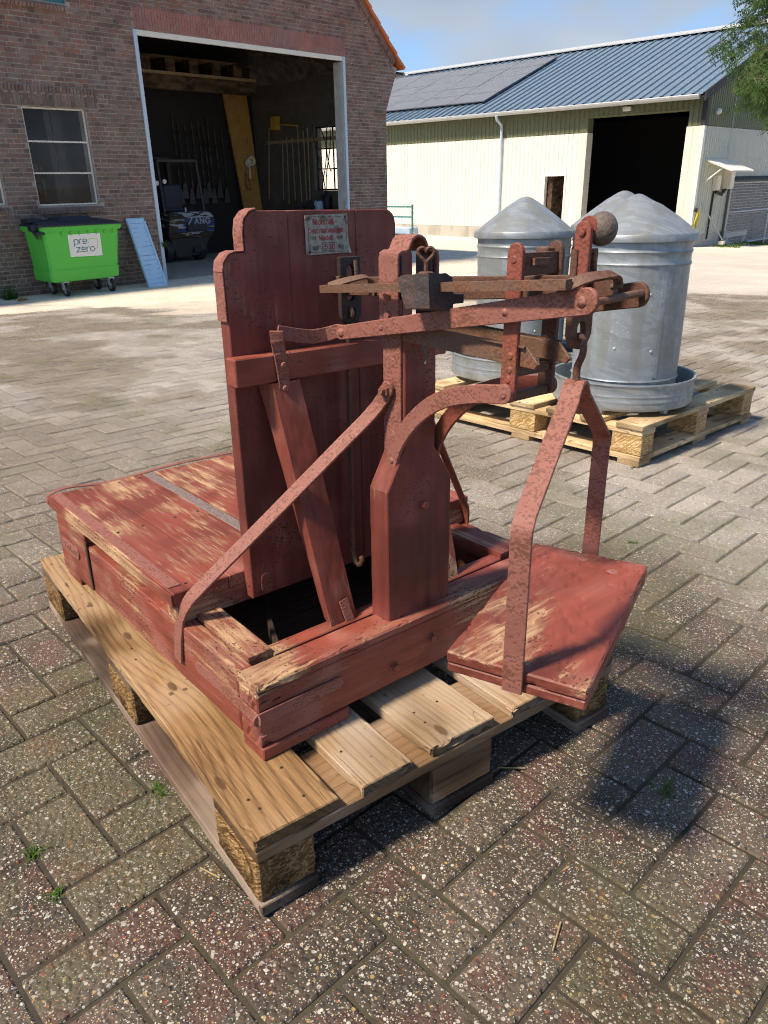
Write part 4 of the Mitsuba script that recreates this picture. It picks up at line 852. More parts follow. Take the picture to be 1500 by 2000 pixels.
def window(name, s0, s1, z0, z1, cols, rows, d, fr, bsdf, pane='pane', axis='y', dx=0):
    b = [] ; tx = fr
    mk = (lambda a, b_, z_, zz: box(a, b_, d, d + .03, z_, zz, .002)) if axis == 'y' else (lambda a, b_, z_, zz: box(d, d + .03, a, b_, z_, zz, .002))
    b += [mk(s0, s0 + tx, z0, z1), mk(s1 - tx, s1, z0, z1), mk(s0 + tx, s1 - tx, z0, z0 + tx), mk(s0 + tx, s1 - tx, z1 - tx, z1)]
    xs_ = np.linspace(s0 + tx, s1 - tx, cols + 1); zs_ = np.linspace(z0 + tx, z1 - tx, rows + 1)
    for z in zs_[1:-1]: b.append(mk(s0 + tx, s1 - tx, z - .011, z + .011))
    for x in xs_[1:-1]: b.append(mk(x - .011, x + .011, z0 + tx, z1 - tx))
    w = F(name, cat(b), bsdf)
    for i_ in range(cols):
        for j_ in range(rows):
            a, b_, z_, zz = xs_[i_] + .004, xs_[i_ + 1] - .004, zs_[j_] + .004, zs_[j_ + 1] - .004
            vv = [(a, d + .018, z_), (b_, d + .018, z_), (b_, d + .018, zz), (a, d + .018, zz)] if axis == 'y' else [(d + .018, a, z_), (d + .018, b_, z_), (d + .018, b_, zz), (d + .018, a, zz)]
            put(f'{w}__pane', (np.array(vv), np.array([[0, 1, 2], [0, 2, 3]])), pane, FF)
window('window', -1.96, -1.005, 1.266, 2.60, 1, 3, .055, .022, 'clad_trim'); window('window', -3.415, -2.44, 1.294, 2.607, 1, 3, .055, .022, 'clad_trim')
window('window', -2.745, -1.057, 3.95, 4.895, 2, 1, .05, .05, 'rack_teal')
window('side_window', .955, 2.055, 1.365, 2.67, 2, 3, 5.44, .03, 'black_trim', axis='x')
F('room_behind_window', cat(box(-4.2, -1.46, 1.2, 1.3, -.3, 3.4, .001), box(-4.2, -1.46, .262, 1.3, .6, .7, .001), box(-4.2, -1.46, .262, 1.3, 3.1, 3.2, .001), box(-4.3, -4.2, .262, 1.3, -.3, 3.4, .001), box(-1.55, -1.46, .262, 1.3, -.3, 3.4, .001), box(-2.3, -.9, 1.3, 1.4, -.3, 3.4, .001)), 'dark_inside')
sh = [box(-1.92, -1.46, .75, 1.1, 1.32, 1.35, .002)]
for q in range(9): sh.append(box(-1.90 + (q % 3) * .12, -1.82 + (q % 3) * .12, .7, .8, 1.75 - (q // 3) * .16, 1.83 - (q // 3) * .16 + .03, .01))
for q in range(3): sh.append(box(-1.60 + q * .07, -1.56 + q * .07, .6, .62, 1.36, 1.82, .004))
tag(F('window_shelf_goods', cat(sh), 'timber_dark'), kind='stuff')
F('outer_shell', cat(box(left_s, left_s + .25, .27, 9, -.5, 3.4, .001), box(left_s, 5.33, 8.75, 9, -.5, 6.5, .001)), 'mortar')
tag(B, 'brown brick workshop with a wide open gate and an orange tiled verge', 'building')

# things in the workshop
def thing(name, items, label, cat_, frame=FF, group=None):
    key = name; k = 1
    while key in labels: key = f'{name}_{k:03d}'; k += 1
    for part, m, bs, sm in items:
        put(f'{key}__{part}' if part else key, m, bs, frame, sm)
    tag(key, label, cat_, group); return key
th12 = lambda r, w, cx, cy, cz: mv(lathe([(r * .35, -w / 2), (r * .6, -w / 2), (r * .93, -w / 2), (r, -w * .36), (r, w * .36), (r * .93, w / 2), (r * .6, w / 2), (r * .35, w / 2)], 32), [[0, 0, 1], [0, 1, 0], [-1, 0, 0]], (cx, cy, cz))
hub = lambda r, w, cx, cy, cz: mv(lathe([(0, -w / 2), (r * .5, -w / 2), (r * .55, -w * .4), (r * .55, w * .4), (r * .5, w / 2), (0, w / 2)], 20), [[0, 0, 1], [0, 1, 0], [-1, 0, 0]], (cx, cy, cz))
cw = [(x, y, z) for x, y, z in ((1.74, 2.62, .50), (2.79, 2.62, .50), (1.70, 2.56, .62), (2.83, 2.56, .62), (1.72, 2.50, .90), (2.81, 2.50, .90), (1.78, 2.58, 1.0), (2.74, 2.58, 1.0), (1.72, 3.5, .5), (2.80, 3.5, .5), (1.78, 3.5, 1.0), (2.74, 3.5, 1.0))]
lettr = []
m = meshkit.text_mesh('ANG', .115, .006, True); v = np.array(m.vertices); lettr.append((np.stack([2.30 + v[:, 0] * 1.18, 2.502 - v[:, 2] + .004 - (v[:, 1] - .05) * -.02, .765 + v[:, 1]], 1), np.array(m.faces)))
lettr.append(hull([(x, y, z) for x, z in ((2.14, .765), (2.175, .765), (2.27, .885), (2.235, .885)) for y in (2.494, 2.505)]))
items = [('counterweight', rough(hull(cw), .12, .006, 9, 3), 'forklift_paint', 40), ('rear_slot', box(2.13, 2.60, 2.487, 2.56, .630, .760, .004), 'black_trim', False), ('lettering', cat(lettr), 'fork_white', False),
         ('chassis', hull([(x, y, z) for x, y, z in ((1.95, 2.75, .12), (2.60, 2.75, .12), (1.80, 2.68, .49), (2.76, 2.66, .49), (1.95, 4.0, .12), (2.60, 4.0, .12), (1.8, 4.0, .49), (2.76, 4.0, .49))]), 'forklift_dark', False),
         ('tow_pin', box(2.33, 2.50, 2.64, 2.76, .18, .28, .01), 'black_trim', False),
         ('seat', cat(rough(box(1.95, 2.40, 3.0, 3.12, 1.05, 1.55, .03), .1, .006, 9, 1), box(1.95, 2.40, 2.98, 3.5, 1.0, 1.1, .03)), 'seat_blue', 40),
         ('mast', cat(box(1.85, 1.94, 3.85, 3.98, .2, 2.1, .01), box(2.62, 2.71, 3.85, 3.98, .2, 2.1, .01), box(1.9, 2.7, 3.85, 3.95, 2.0, 2.1, .01)), 'forklift_dark', False),
         ('overhead_guard', cat(tube([(1.78, 2.75, 1.0), (1.80, 2.85, 1.98), (1.82, 3.9, 2.02)], .03), tube([(2.74, 2.75, 1.0), (2.72, 2.85, 1.98), (2.70, 3.9, 2.02)], .03), box(1.8, 2.74, 2.85, 2.95, 1.96, 2.02, .008), box(1.8, 2.74, 3.3, 3.4, 1.97, 2.03, .008)), 'forklift_dark', False),
         ('exhaust', tube([(2.28, 2.75, 1.0), (2.28, 2.75, 1.09)], .02), 'zinc', False)]
for x, w_ in ((1.78, .17), (2.60, .17)):
    items += [('wheel', th12(.255, w_, x, 2.92, .262), 'rubber', 40), ('wheel_hub', hub(.2, w_ + .02, x, 2.92, .262), 'forklift_dark', 40)]
for x, z in ((1.72, 1.57), (1.90, 1.60)): items.append(('work_lamp', mv(lathe([(0, -.03), (.03, -.03), (.05, 0), (.045, .012), (0, .012)], 16), [[1, 0, 0], [0, 0, -1], [0, 1, 0]], (x, 2.82, z)), 'lamp_glass', 30))
thing('forklift', items, 'worn blue and white forklift parked in the dark workshop, seen from behind', 'forklift')
thing('pine_panel', [('board', rough(hull([(s_, y, z) for s_, z, y0 in ((4.72, .01, 3.80), (5.20, .01, 3.80), (4.43, 3.43, 4.05), (5.09, 3.43, 4.05)) for y in (y0, y0 + .05)]), .2, .003, 8, 1), 'pine_door', 35), ('batten', hull([(s_, y, z) for s_, z in ((4.75, 1.80), (4.98, 1.80), (4.745, 1.86), (4.975, 1.86)) for y in (3.88, 3.93)]), 'pine_door', False)], 'tall yellow pine door panel leaning in the workshop corner', 'door panel')
ring = [(4.93 + .085 * math.cos(t), 3.84, 2.03 + .085 * math.sin(t)) for t in np.linspace(0, 2 * np.pi, 24, endpoint=False)]
ring2 = [(4.83 + .06 * math.cos(t), 3.85, 1.985 + .065 * math.sin(t)) for t in np.linspace(0, 2 * np.pi, 24, endpoint=False)]
thing('hanging_loop', [('cup', cat(tube(ring, .026, 8, True), tube(ring2, .022, 8, True)), 'white_paint', True), ('strap', tube([(4.86, 3.85, 1.95), (4.865, 3.85, 1.80), (4.87, 3.86, 1.64)], .022, 8), 'white_paint', True), ('pad', cat(lathe([(0, .02), (.05, .01), (.06, 0)], 14) if 0 else mv(lathe([(0, .02), (.05, .01), (.06, 0)], 14), [[1, 0, 0], [0, 0, -1], [0, 1, 0]], (4.93, 3.85, 2.03)), mv(lathe([(0, .02), (.05, .01), (.06, 0)], 14), [[1, 0, 0], [0, 0, -1], [0, 1, 0]], (4.82, 3.87, 2.0))), 'yellow_plastic', 30)], 'white and yellow looped strap hanging on the pine panel', 'strap')
thing('hand_tool', [('frame', tube([(4.74, 3.85, 1.78), (4.72, 3.84, 1.55), (4.73, 3.83, 1.42), (4.86, 3.84, 1.40)], .012, 8), 'plate_red', True), ('blade', tube([(4.76, 3.845, 1.76), (4.86, 3.84, 1.40)], .006, 6), 'tool_metal', True)], 'small reddish tool hanging at the left edge of the pine panel', 'tool')
thing('yellow_broom', [('bristles', rough(hull([(5.20 + a, y, z) for a in (-.02, .12) for y, z in ((3.14, 2.95), (3.34, 2.93), (3.17, 2.66), (3.36, 2.68))]), .03, .008, 40, 1), 'yellow_bristle', False), ('handle', tube([(5.25, 3.15, 2.78), (5.26, 2.46, 2.715)], .016, 8), 'yellow_bristle', True)], 'yellow broom lying on the rail of the workshop side wall', 'broom')
for q, (d0, z1_, d1, z0_) in enumerate(((3.53, 2.73, 3.69, 1.02), (3.06, 2.44, 3.13, 1.0), (2.90, 2.52, 2.92, .9), (2.71, 2.48, 2.69, 1.0), (2.50, 2.70, 2.46, .95), (2.30, 2.61, 2.27, .98), (2.15, 2.66, 2.16, 1.0))):
    thing('long_tool', [('handle', tube([(5.28, d0, z1_), (5.26, d1, z0_ + .12)], .016, 7), 'tool_wood', True), ('head', hull([(5.24 + a, d1 + b * w_, z0_ + c_) for a in (0, .02) for b, c_, w_ in ((-1, .16, .03), (1, .16, .03), (-1, -.12, .09), (1, -.12, .09))]), 'tool_metal', False)], f'long handled tool on the pale side wall, {ORD[q]} of seven counted from the pine panel', 'tool', group='tools on the side wall')
for q in range(9):
    s_ = 3.05 + q * .155 + .03 * math.sin(q * 5)
    thing('hanging_tool', [('handle', tube([(s_, 4.10, 2.95 - .1 * (q % 3)), (s_ + .02 * (q % 3), 4.08, 1.45 + .12 * (q % 2))], .015, 7), 'timber_dark', True), ('head', hull([(s_ + b * w_, 4.07 + a, 1.40 + c_ + .12 * (q % 2)) for a in (0, .02) for b, c_, w_ in ((-1, .05, .03), (1, .05, .03), (-1, -.28, .10), (1, -.28, .08))]), 'tool_metal', False)], f'dark garden tool on the dim back wall, {ORD[q]} of nine counted from the forklift side', 'tool', group='tools on the back wall')
thing('tool_rail', [('', box(5.29, 5.325, 1.2, 3.7, 2.38, 2.45, .004), 'tool_wood', False)], 'dark wooden rail across the side wall and its window', 'rail')
for q, (a, b) in enumerate((((1.98, 2.70), (1.60, 1.25)), ((1.45, 2.70), (1.70, 1.40)), ((1.70, 2.68), (1.40, 1.75)), ((1.38, 2.6), (1.62, 1.22)))):
    pts = [(5.27, a[0] + (b[0] - a[0]) * t + .03 * math.sin(t * 7 + q), a[1] + (b[1] - a[1]) * t) for t in np.linspace(0, 1, 9)]
    thing('hanging_strap', [('', tube(pts, .011, 6), 'black_trim', True)], f'dark strap dangling before the bright side window, {ORD[q]} of four from its left edge', 'strap', group='straps at the side window')
thing('watering_can', [('body', lathe([(0, .95), (.10, .95), (.105, 1.0), (.10, 1.12), (.05, 1.15), (0, 1.15)], 20, (5.1, 1.66, 0)), 'ramp_blue', 30), ('handle', tube(smooth_path([(5.1, 1.76, 1.0), (5.1, 1.83, 1.08), (5.1, 1.76, 1.16)], 5), .012), 'white_paint', True)], 'pale blue can standing under the side window', 'can')
thing('work_bench', [('top', box(4.85, 5.33, 1.2, 2.3, .89, .945, .004), 'timber_dark', False), ('leg', box(4.88, 4.95, 1.25, 1.32, .0, .89, .003), 'timber_dark', False), ('leg', box(4.88, 4.95, 2.2, 2.27, .0, .89, .003), 'timber_dark', False), ('bag', rough(box(5.12, 5.3, 1.42, 1.62, .946, 1.3, .05), .06, .02, 14, 2), 'black_trim', 40)], 'dark bench under the side window of the workshop', 'bench')

# ------------------------------------------------------------------ container and ramp at the wall
def tap(z, inset=0.0):   # the bin's outline (s0, s1, d0, d1) at height z
    k = np.clip((z - .24) / .72, 0, 1); return -2.285 - .03 * k + inset, -1.235 + .10 * k * .9 - inset, -.71 - .055 * k, -.12 + .03 * k
def shell(z0, z1, g=0.0, ch=.03):
    pts = []
    for z in (z0, z1):
        a, b, c, d = tap(z); a -= g; b += g; c -= g; d += g
        pts += [(a + ch, c, z), (a, c + ch, z), (b - ch, c, z), (b, c + ch, z), (a + ch, d, z), (a, d - ch, z), (b - ch, d, z), (b, d - ch, z)]
    return hull(pts)
W = 'waste_container'
put(f'{W}__body', cat(shell(.24, .40, .012), shell(.395, .93, 0), shell(.22, .25, -.05)), 'bin_green', FF)
put(f'{W}__rim', cat(shell(.945, 1.0, .035, .02), shell(.925, .95, .022, .02)), 'bin_green', FF)
put(f'{W}__rib', cat(*[hull([(x + b, d, z) for b in (-.008, .008) for d, z in ((-.765, .93), (-.80, .93), (-.755, .855))]) for x in np.linspace(-2.05, -1.25, 7)]), 'bin_green', FF)
lid = cat(hull([(x, d, z) for x, d, z in ((-2.37, -.80, 1.005), (-1.10, -.80, 1.005), (-2.37, -.07, 1.005), (-1.10, -.07, 1.005), (-2.30, -.70, 1.06), (-1.18, -.70, 1.05), (-2.30, -.15, 1.08), (-1.18, -.15, 1.07))]),
          hull([(x, d, z) for x, d, z in ((-2.0, -.62, 1.05), (-1.42, -.62, 1.05), (-1.94, -.56, 1.115), (-1.48, -.56, 1.115), (-2.0, -.15, 1.06), (-1.42, -.15, 1.06), (-1.94, -.22, 1.115), (-1.48, -.22, 1.115))]), box(-2.40, -1.09, -.825, -.79, .998, 1.02, .004), box(-2.38, -2.18, -.5, -.2, 1.05, 1.105, .01))
put(f'{W}__lid', lid, 'bin_lid', FF)
put(f'{W}__lid_handle', cat(box(-2.445, -2.35, -.72, -.55, .94, 1.03, .02), hull([(-2.46, -.70, .95), (-2.36, -.72, .95), (-2.37, -.66, .82), (-2.35, -.62, .82), (-2.40, -.55, .95), (-2.36, -.55, .93)]), box(-2.42, -2.30, -.80, -.70, .90, .935, .01), box(-1.10, -1.04, -.72, -.60, .90, .94, .01)), 'bin_lid', FF)
for x, y in ((-2.06, -.62), (-1.33, -.62), (-2.06, -.16), (-1.33, -.16)):
    put(f'{W}__wheel', th12(.098, .045, x, y, .098), 'rubber', FF, 40); put(f'{W}__wheel_hub', hub(.11, .05, x, y, .098), 'wheel_grey', FF, 40)
    put(f'{W}__caster_fork', cat(box(x - .040, x - .030, y - .03, y + .05, .10, .215, .003), box(x + .030, x + .040, y - .03, y + .05, .10, .215, .003), box(x - .05, x + .05, y - .04, y + .06, .205, .225, .003)), 'zinc', FF)
stk = [(x, -.71 - .055 * np.clip((z - .24) / .72, 0, 1) - .004, z) for x, z in ((-1.962, .570), (-1.462, .560), (-1.462, .882), (-1.962, .880))]
put(f'{W}__sticker', hull(stk + [(x, d + .0025, z) for x, d, z in stk]), 'white_paint', FF)
dst = lambda z: -.71 - .055 * np.clip((z - .24) / .72, 0, 1) - .0045
def glyph(path, w=.0125): return strip(path, w, 'round')
def arc_(cx, cz, r, a0, a1, n=14): return [(cx + r * math.cos(t), cz + r * math.sin(t)) for t in np.radians(np.linspace(a0, a1, n))]
def word(letters, x0, z0, h):
    gs = []; x = x0; r = h / 2
    for c in letters:
        if c == 'p': gs += [glyph([(x, z0 - h * .5), (x, z0 + h), (x + h * .7, z0 + h)] + arc_(x + h * .72, z0 + h * .75, h * .25, 90, 0, 5) + [(x + h * .97, z0 + h * .25)] + arc_(x + h * .72, z0 + h * .25, h * .25, 0, -90, 5) + [(x + .01, z0)])]; x += h * 1.32
        if c == 'r': gs += [glyph([(x, z0), (x, z0 + h * .75)] + arc_(x + h * .25, z0 + h * .75, h * .25, 180, 90, 5) + [(x + h * .55, z0 + h)])]; x += h * .88
        if c == 'e': gs += [glyph([(x, z0 + h * .5), (x + h * .95, z0 + h * .5), (x + h * .95, z0 + h * .75)] + arc_(x + h * .7, z0 + h * .75, h * .25, 0, 90, 5) + arc_(x + h * .25, z0 + h * .75, h * .25, 90, 180, 5) + arc_(x + h * .25, z0 + h * .25, h * .25, 180, 270, 5) + [(x + h * .85, z0)])]; x += h * 1.30
        if c == 'z': gs += [glyph([(x, z0 + h), (x + h * .92, z0 + h), (x, z0), (x + h * .95, z0)])]; x += h * 1.28
        if c == 'o': gs += [glyph(arc_(x + h * .7, z0 + h * .72, h * .27, 0, 90, 5) + arc_(x + h * .27, z0 + h * .72, h * .27, 90, 180, 5) + arc_(x + h * .27, z0 + h * .28, h * .27, 180, 270, 5) + arc_(x + h * .7, z0 + h * .28, h * .27, 270, 360, 5) + [(x + h * .97, z0 + h * .72)])]; x += h * 1.3
    return gs
def printed(polys, key, bs):
    ms = []
    for g in polys:
        v, f = plate(g, 0, .0012, 'y', .0002); v = v.copy(); v[:, 1] += dst(v[:, 2]) - .0014; ms.append((v, f))
    put(key, cat(ms), bs, FF)
printed(word('pre', -1.880, .745, .062) + word('zero', -1.855, .632, .062), f'{W}__printed_word', 'teal_print')
printed([glyph([(-1.665, .745), (-1.665, .775)] + arc_(-1.635, .775, .03, 180, 90, 6) + [(-1.52, .808), (-1.52, .70)] + arc_(-1.56, .70, .04, 0, -75, 8) + [(-1.575, .66)], .008)], f'{W}__printed_leaf', 'leaf_print')
tag(W, 'bright green wheeled waste container with a dark lid and white sticker by the brick wall', 'waste container')
R_ = 'folding_ramp'
ra, rb_ = np.array([-.745, -.735, -.07]), np.array([-.618, -.035, 1.03]); rwid = np.array([.385, .09, .0]); rw2 = np.array([.335, .04, .0])
rl = rb_ - ra; rn = np.cross(rwid, rl); rn /= np.linalg.norm(rn)
def rpt(u, v, h=0): return ra + rl * v + (rwid * (1 - v) + rw2 * v) * u + rn * h
def rbox(u0, u1, v0, v1, h0, h1): return hull([rpt(u, v, h) for u in (u0, u1) for v in (v0, v1) for h in (h0, h1)])
sg = 1 if rn[1] < 0 else -1
put(f'{R_}__panel', cat(rbox(0, 1, 0, .485, -.012, .012), rbox(0, 1, .492, 1, -.012, .012)), 'ramp_blue', FF)
put(f'{R_}__side_rail', cat(*[rbox(u0, u1, v0, v1, -.012, .012 + sg * .018) for u0, u1 in ((0, .09), (.91, 1)) for v0, v1 in ((0, .484), (.493, .95))]), 'ramp_blue', FF)
for q in range(15):
    v = .05 + q * .063
    if abs(v - .489) > .02: put(f'{R_}__slat', rbox(.12, .88, v, v + .052, .011 * sg, .017 * sg), 'ramp_blue', FF); put(f'{R_}__groove', rbox(.12, .88, v + .0525, v + .0595, .0105 * sg, .0145 * sg), 'ramp_line', FF)
put(f'{R_}__hinge', cat(rbox(-.01, .03, .47, .505, -.014, .02), rbox(.97, 1.01, .47, .505, -.014, .02)), 'zinc', FF)
tag(R_, 'pale blue plastic folding ramp leaning on the brick wall beside the gate', 'ramp')

# ------------------------------------------------------------------ steel barn
N = 'steel_barn'
def C(name, m, bsdf, smooth=False): return put(f'{N}__{name}', m, bsdf, FC, smooth)
def corr(x0, x1, z0, z1, per=.167, dep=.022, along='x', off=0.0, top=None):
    """trapezoid sheet: profile along x (or y for the gable), standing in z"""
    pr = []; x = math.floor(x0 / per) * per
    while x < x1:
        for f_, h in ((.0, 0), (.42, 0), (.52, -1), (.90, -1), (1.0, 0)): pr.append((x + f_ * per, h * dep))
        x += per
    xs_ = np.array([p for p, _ in pr]); hs = np.array([h for _, h in pr]); k = np.r_[True, np.diff(xs_) > 1e-6]; xs_, hs = xs_[k], hs[k]
    g = np.r_[x0, xs_[(xs_ > x0) & (xs_ < x1)], x1]; h = np.interp(g, xs_, hs)
    zt = np.full(len(g), z1) if top is None else top(g)
    v = np.vstack([np.c_[g, h + off, np.full(len(g), z0)], np.c_[g, h + off, zt]]); n = len(g); i = np.arange(n - 1)
    f = np.vstack([np.c_[i, i + 1, i + 1 + n], np.c_[i, i + 1 + n, i + n]])
    if along == 'y': v = v[:, [1, 0, 2]] * [-1, 1, 1] + [3.70, 0, 0]
    return v, f
C('cream_cladding', cat(corr(-17, -1.53, .385, 3.225), corr(-.655, -.02, .385, 3.225), corr(-1.53, -.655, 2.02, 3.225)), 'clad_cream')
C('green_cladding', cat(corr(-17, .0, 3.235, 3.98, off=-.006), corr(0, 3.22, 3.68, 3.98, off=-.006), corr(3.22, 3.58, 3.235, 3.98, off=-.006)), 'clad_green')
C('plinth', box(-17, -.02, -.012, .3, -.5, .382, .004), 'plinth'); C('plinth', box(3.42, 3.69, .3, 12.6, -1.4, .32, .004), 'plinth')
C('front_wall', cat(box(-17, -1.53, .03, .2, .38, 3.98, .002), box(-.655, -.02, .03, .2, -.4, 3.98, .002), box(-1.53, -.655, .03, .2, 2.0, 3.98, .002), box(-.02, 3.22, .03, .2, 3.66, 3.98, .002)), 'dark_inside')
C('gate_post', cat(box(-.245, .0, -.034, .31, -.3, 3.226, .003)), 'clad_trim'); C('gate_post', cat(box(3.195, 3.40, -.03, .31, -.3, 3.226, .003), box(3.405, 3.585, -.03, .31, -.3, 3.226, .003)), 'clad_trim')
C('gate_head', box(-.02, 3.22, -.028, .31, 3.64, 3.678, .003), 'clad_green'); C('gate_head', box(-.24, -.01, -.036, .31, 3.236, 3.66, .003), 'clad_green')
C('corner_trim', box(3.59, 3.73, -.045, .10, .0, 3.228, .003), 'clad_cream'); C('corner_trim', box(3.59, 3.735, -.05, .11, 3.236, 3.98, .003), 'black_trim')
C('door_frame', cat(box(-1.53, -1.46, -.03, .12, -.1, 2.08, .003), box(-.725, -.655, -.03, .12, -.1, 2.08, .003), box(-1.46, -.725, -.03, .12, 2.0, 2.08, .003)), 'white_paint')
C('door_leaf', box(-1.44, -1.25, .12, .9, .0, 1.98, .003), 'timber_dark')
C('gable_cladding_cream', corr(.11, 12.6, .30, 3.225, .145, .028, 'y'), 'clad_cream_shaded')
roofz = lambda d: 4.10 + .383 * np.minimum(d, 12.5 - d)
C('gable_cladding_green', corr(.11, 12.45, 3.235, 4, .145, .02, 'y', -.005, top=lambda g: roofz(g) - .06), 'clad_green')
C('inner_walls', cat(box(3.40, 3.60, .32, 12.5, -1.0, 4.0, .002), box(-17, 3.4, 12.5, 12.6, -1.0, 4.0, .002), box(-17.1, -17, 0, 12.5, -1.0, 4.0, .002), hull([(x, d, z) for x in (3.50, 3.58) for d, z in ((.2, 3.9), (12.3, 3.9), (6.25, 6.3))]), box(-6, 3.3, 7.5, 7.6, -.5, 4, .002)), 'dark_inside')
ns_ = 66; xsr = []; 
for q in range(ns_):
    x = -17 + q * .3145
    xsr += [(x, 0), (x + .235, 0), (x + .250, .045), (x + .290, .045), (x + .305, 0)]
xsr = np.array(xsr)
def roof(d0, z0, d1, z1, flip=1):
    a = np.array([d1 - d0, z1 - z0]); a /= np.linalg.norm(a); nn = np.array([-a[1], a[0]]) * flip
    v = np.vstack([np.c_[xsr[:, 0], d0 + nn[0] * xsr[:, 1], z0 + nn[1] * xsr[:, 1]], np.c_[xsr[:, 0], d1 + nn[0] * xsr[:, 1], z1 + nn[1] * xsr[:, 1]]]); n = len(xsr); i = np.arange(n - 1)
    return v, np.vstack([np.c_[i, i + 1, i + 1 + n], np.c_[i, i + 1 + n, i + n]])
C('roof', roof(-.33, 4.0, 6.08, 6.455), 'roof_sheet'); C('roof', roof(12.85, 4.0, 6.08, 6.46, -1), 'roof_sheet')
C('roof_underlay', cat(hull([(x, d, z) for x in (-17, 3.72) for d, z in ((-.30, 3.92), (6.08, 6.38), (-.30, 3.97), (6.08, 6.43))]), hull([(x, d, z) for x in (-17, 3.72) for d, z in ((12.8, 3.92), (6.08, 6.38), (12.8, 3.97), (6.08, 6.43))])), 'black_trim')
C('ridge_cap', cat(hull([(x, d, z) for x in (-17, 3.76) for d, z in ((5.80, 6.43), (6.08, 6.55), (5.80, 6.465), (6.08, 6.585))]), hull([(x, d, z) for x in (-17, 3.76) for d, z in ((6.36, 6.43), (6.08, 6.55), (6.36, 6.465), (6.08, 6.585))])), 'zinc')
C('bargeboard', cat(hull([(x, d, z) for x in (3.74, 3.79) for d, z in ((-.36, 3.83), (6.08, 6.30), (-.36, 4.06), (6.08, 6.53))]), hull([(x, d, z) for x in (3.74, 3.79) for d, z in ((12.8, 3.83), (6.08, 6.30), (12.8, 4.06), (6.08, 6.53))])), 'black_trim')
gpr = [(-.335, 4.0), (-.36, 3.99), (-.465, 3.995), (-.47, 3.98), (-.455, 3.93), (-.42, 3.885), (-.35, 3.88), (-.335, 3.90)]
C('gutter', plate(Polygon(gpr), -17, 3.62, 'x', .003), 'zinc')
C('gutter_bracket', cat(*[plate(Polygon([(a - .004, b - .004) if a < -.4 else (a, b) for a, b in gpr]).buffer(.004), x, x + .03, 'x', .001) for x in np.arange(-16.6, 3.6, .8)]), 'zinc')
C('downpipe', cat(tube([(-3.27, -.42, 3.89), (-3.27, -.38, 3.78), (-3.27, -.10, 3.62), (-3.27, -.085, 3.5), (-3.27, -.085, 2.98)], .05, 12), tube([(-3.27, -.085, 3.0), (-3.27, -.085, 2.9)], .058, 12), tube([(-3.27, -.085, 2.95), (-3.27, -.085, -.1)], .05, 12)), 'jamb_steel', 40)
C('flood_light', cat(box(1.20, 1.44, -.16, -.06, 3.74, 3.86, .01), box(1.26, 1.38, -.17, -.155, 3.77, 3.83, .003)), 'lamp_glass')
C('wall_lamp', tm(trimesh.creation.icosphere(2, .08).apply_translation([3.82, .56, 3.60])), 'lamp_glass', True)
C('lightning_rod', tube([(3.735, 1.87, 4.5), (3.735, 1.87, .1)], .012, 6), 'zinc')
C('switch_box', box(3.72, 3.86, 1.05, 1.35, 1.52, 1.93, .01), 'clad_trim'); C('switch_box', box(3.72, 3.98, 1.75, 2.05, 1.55, 2.1, .01), 'clad_trim')
C('cable_pipe', tube([(3.76, 1.15, 1.5), (3.76, 1.13, .9), (3.80, 1.0, .15)], .03, 8), 'black_trim'); C('cable_pipe', tube([(3.80, 1.2, 1.48), (3.82, 1.6, 1.40), (3.80, 1.9, 1.55)], .05, 8), 'black_trim')
C('inner_floor', box(-17, 3.4, .21, 12.4, -.8, -.02, .002), 'concrete_floor')
# small lean-to hood over the switch boxes
hood = [(3.72, .22, 2.335), (3.72, 1.85, 2.335), (4.62, .80, 1.95), (4.62, 2.45, 1.95)]
C('switch_hood', hull([(x, y, z + a) for x, y, z in ((3.72, .30, 2.34), (3.72, 1.95, 2.34), (4.55, .30, 2.02), (4.55, 1.95, 2.02)) for a in (0, .035)]), 'clad_trim')
C('hood_brace', hull([(x + a, y, z) for y in (.36, .42) for x, z in ((3.73, 1.75), (4.20, 2.12)) for a in (0, .05)]), 'white_paint')
SLP = math.hypot(6.41, 2.455); su = np.array([6.41, 2.455]) / SLP; sn_ = np.array([-su[1], su[0]])
for cI in range(8):
    for rI in range(5):
        x1 = -4.62 - cI * 1.672; x0 = x1 - 1.645; t0 = 1.07 + rI * .972; t1 = t0 + .950
        pt = lambda t, h: (-.33 + su[0] * t + sn_[0] * h, 4.0 + su[1] * t + sn_[1] * h)
        hb = .085 + rng.normal(0, .002)
        C('solar_panel', hull([(x, *pt(t, h)) for x in (x0, x1) for t in (t0, t1) for h in (hb, hb + .034)]), 'solar')
rr_ = []
for t in np.r_[1.25, 1.8, 2.4, 2.9, 3.4, 3.9, 4.4, 4.9, 5.4, 5.8]:
    a, b = pt(t, .048), pt(t, .084); rr_.append(hull([(x, *q) for x in (-18, -4.66) for q in (a, b, pt(t + .05, .048), pt(t + .05, .084))]))
tag(C('solar_rail', cat(rr_), 'solar_frame'), kind='stuff')
tag(N, 'long cream and green steel barn with solar panels on its blue ribbed roof', 'barn')
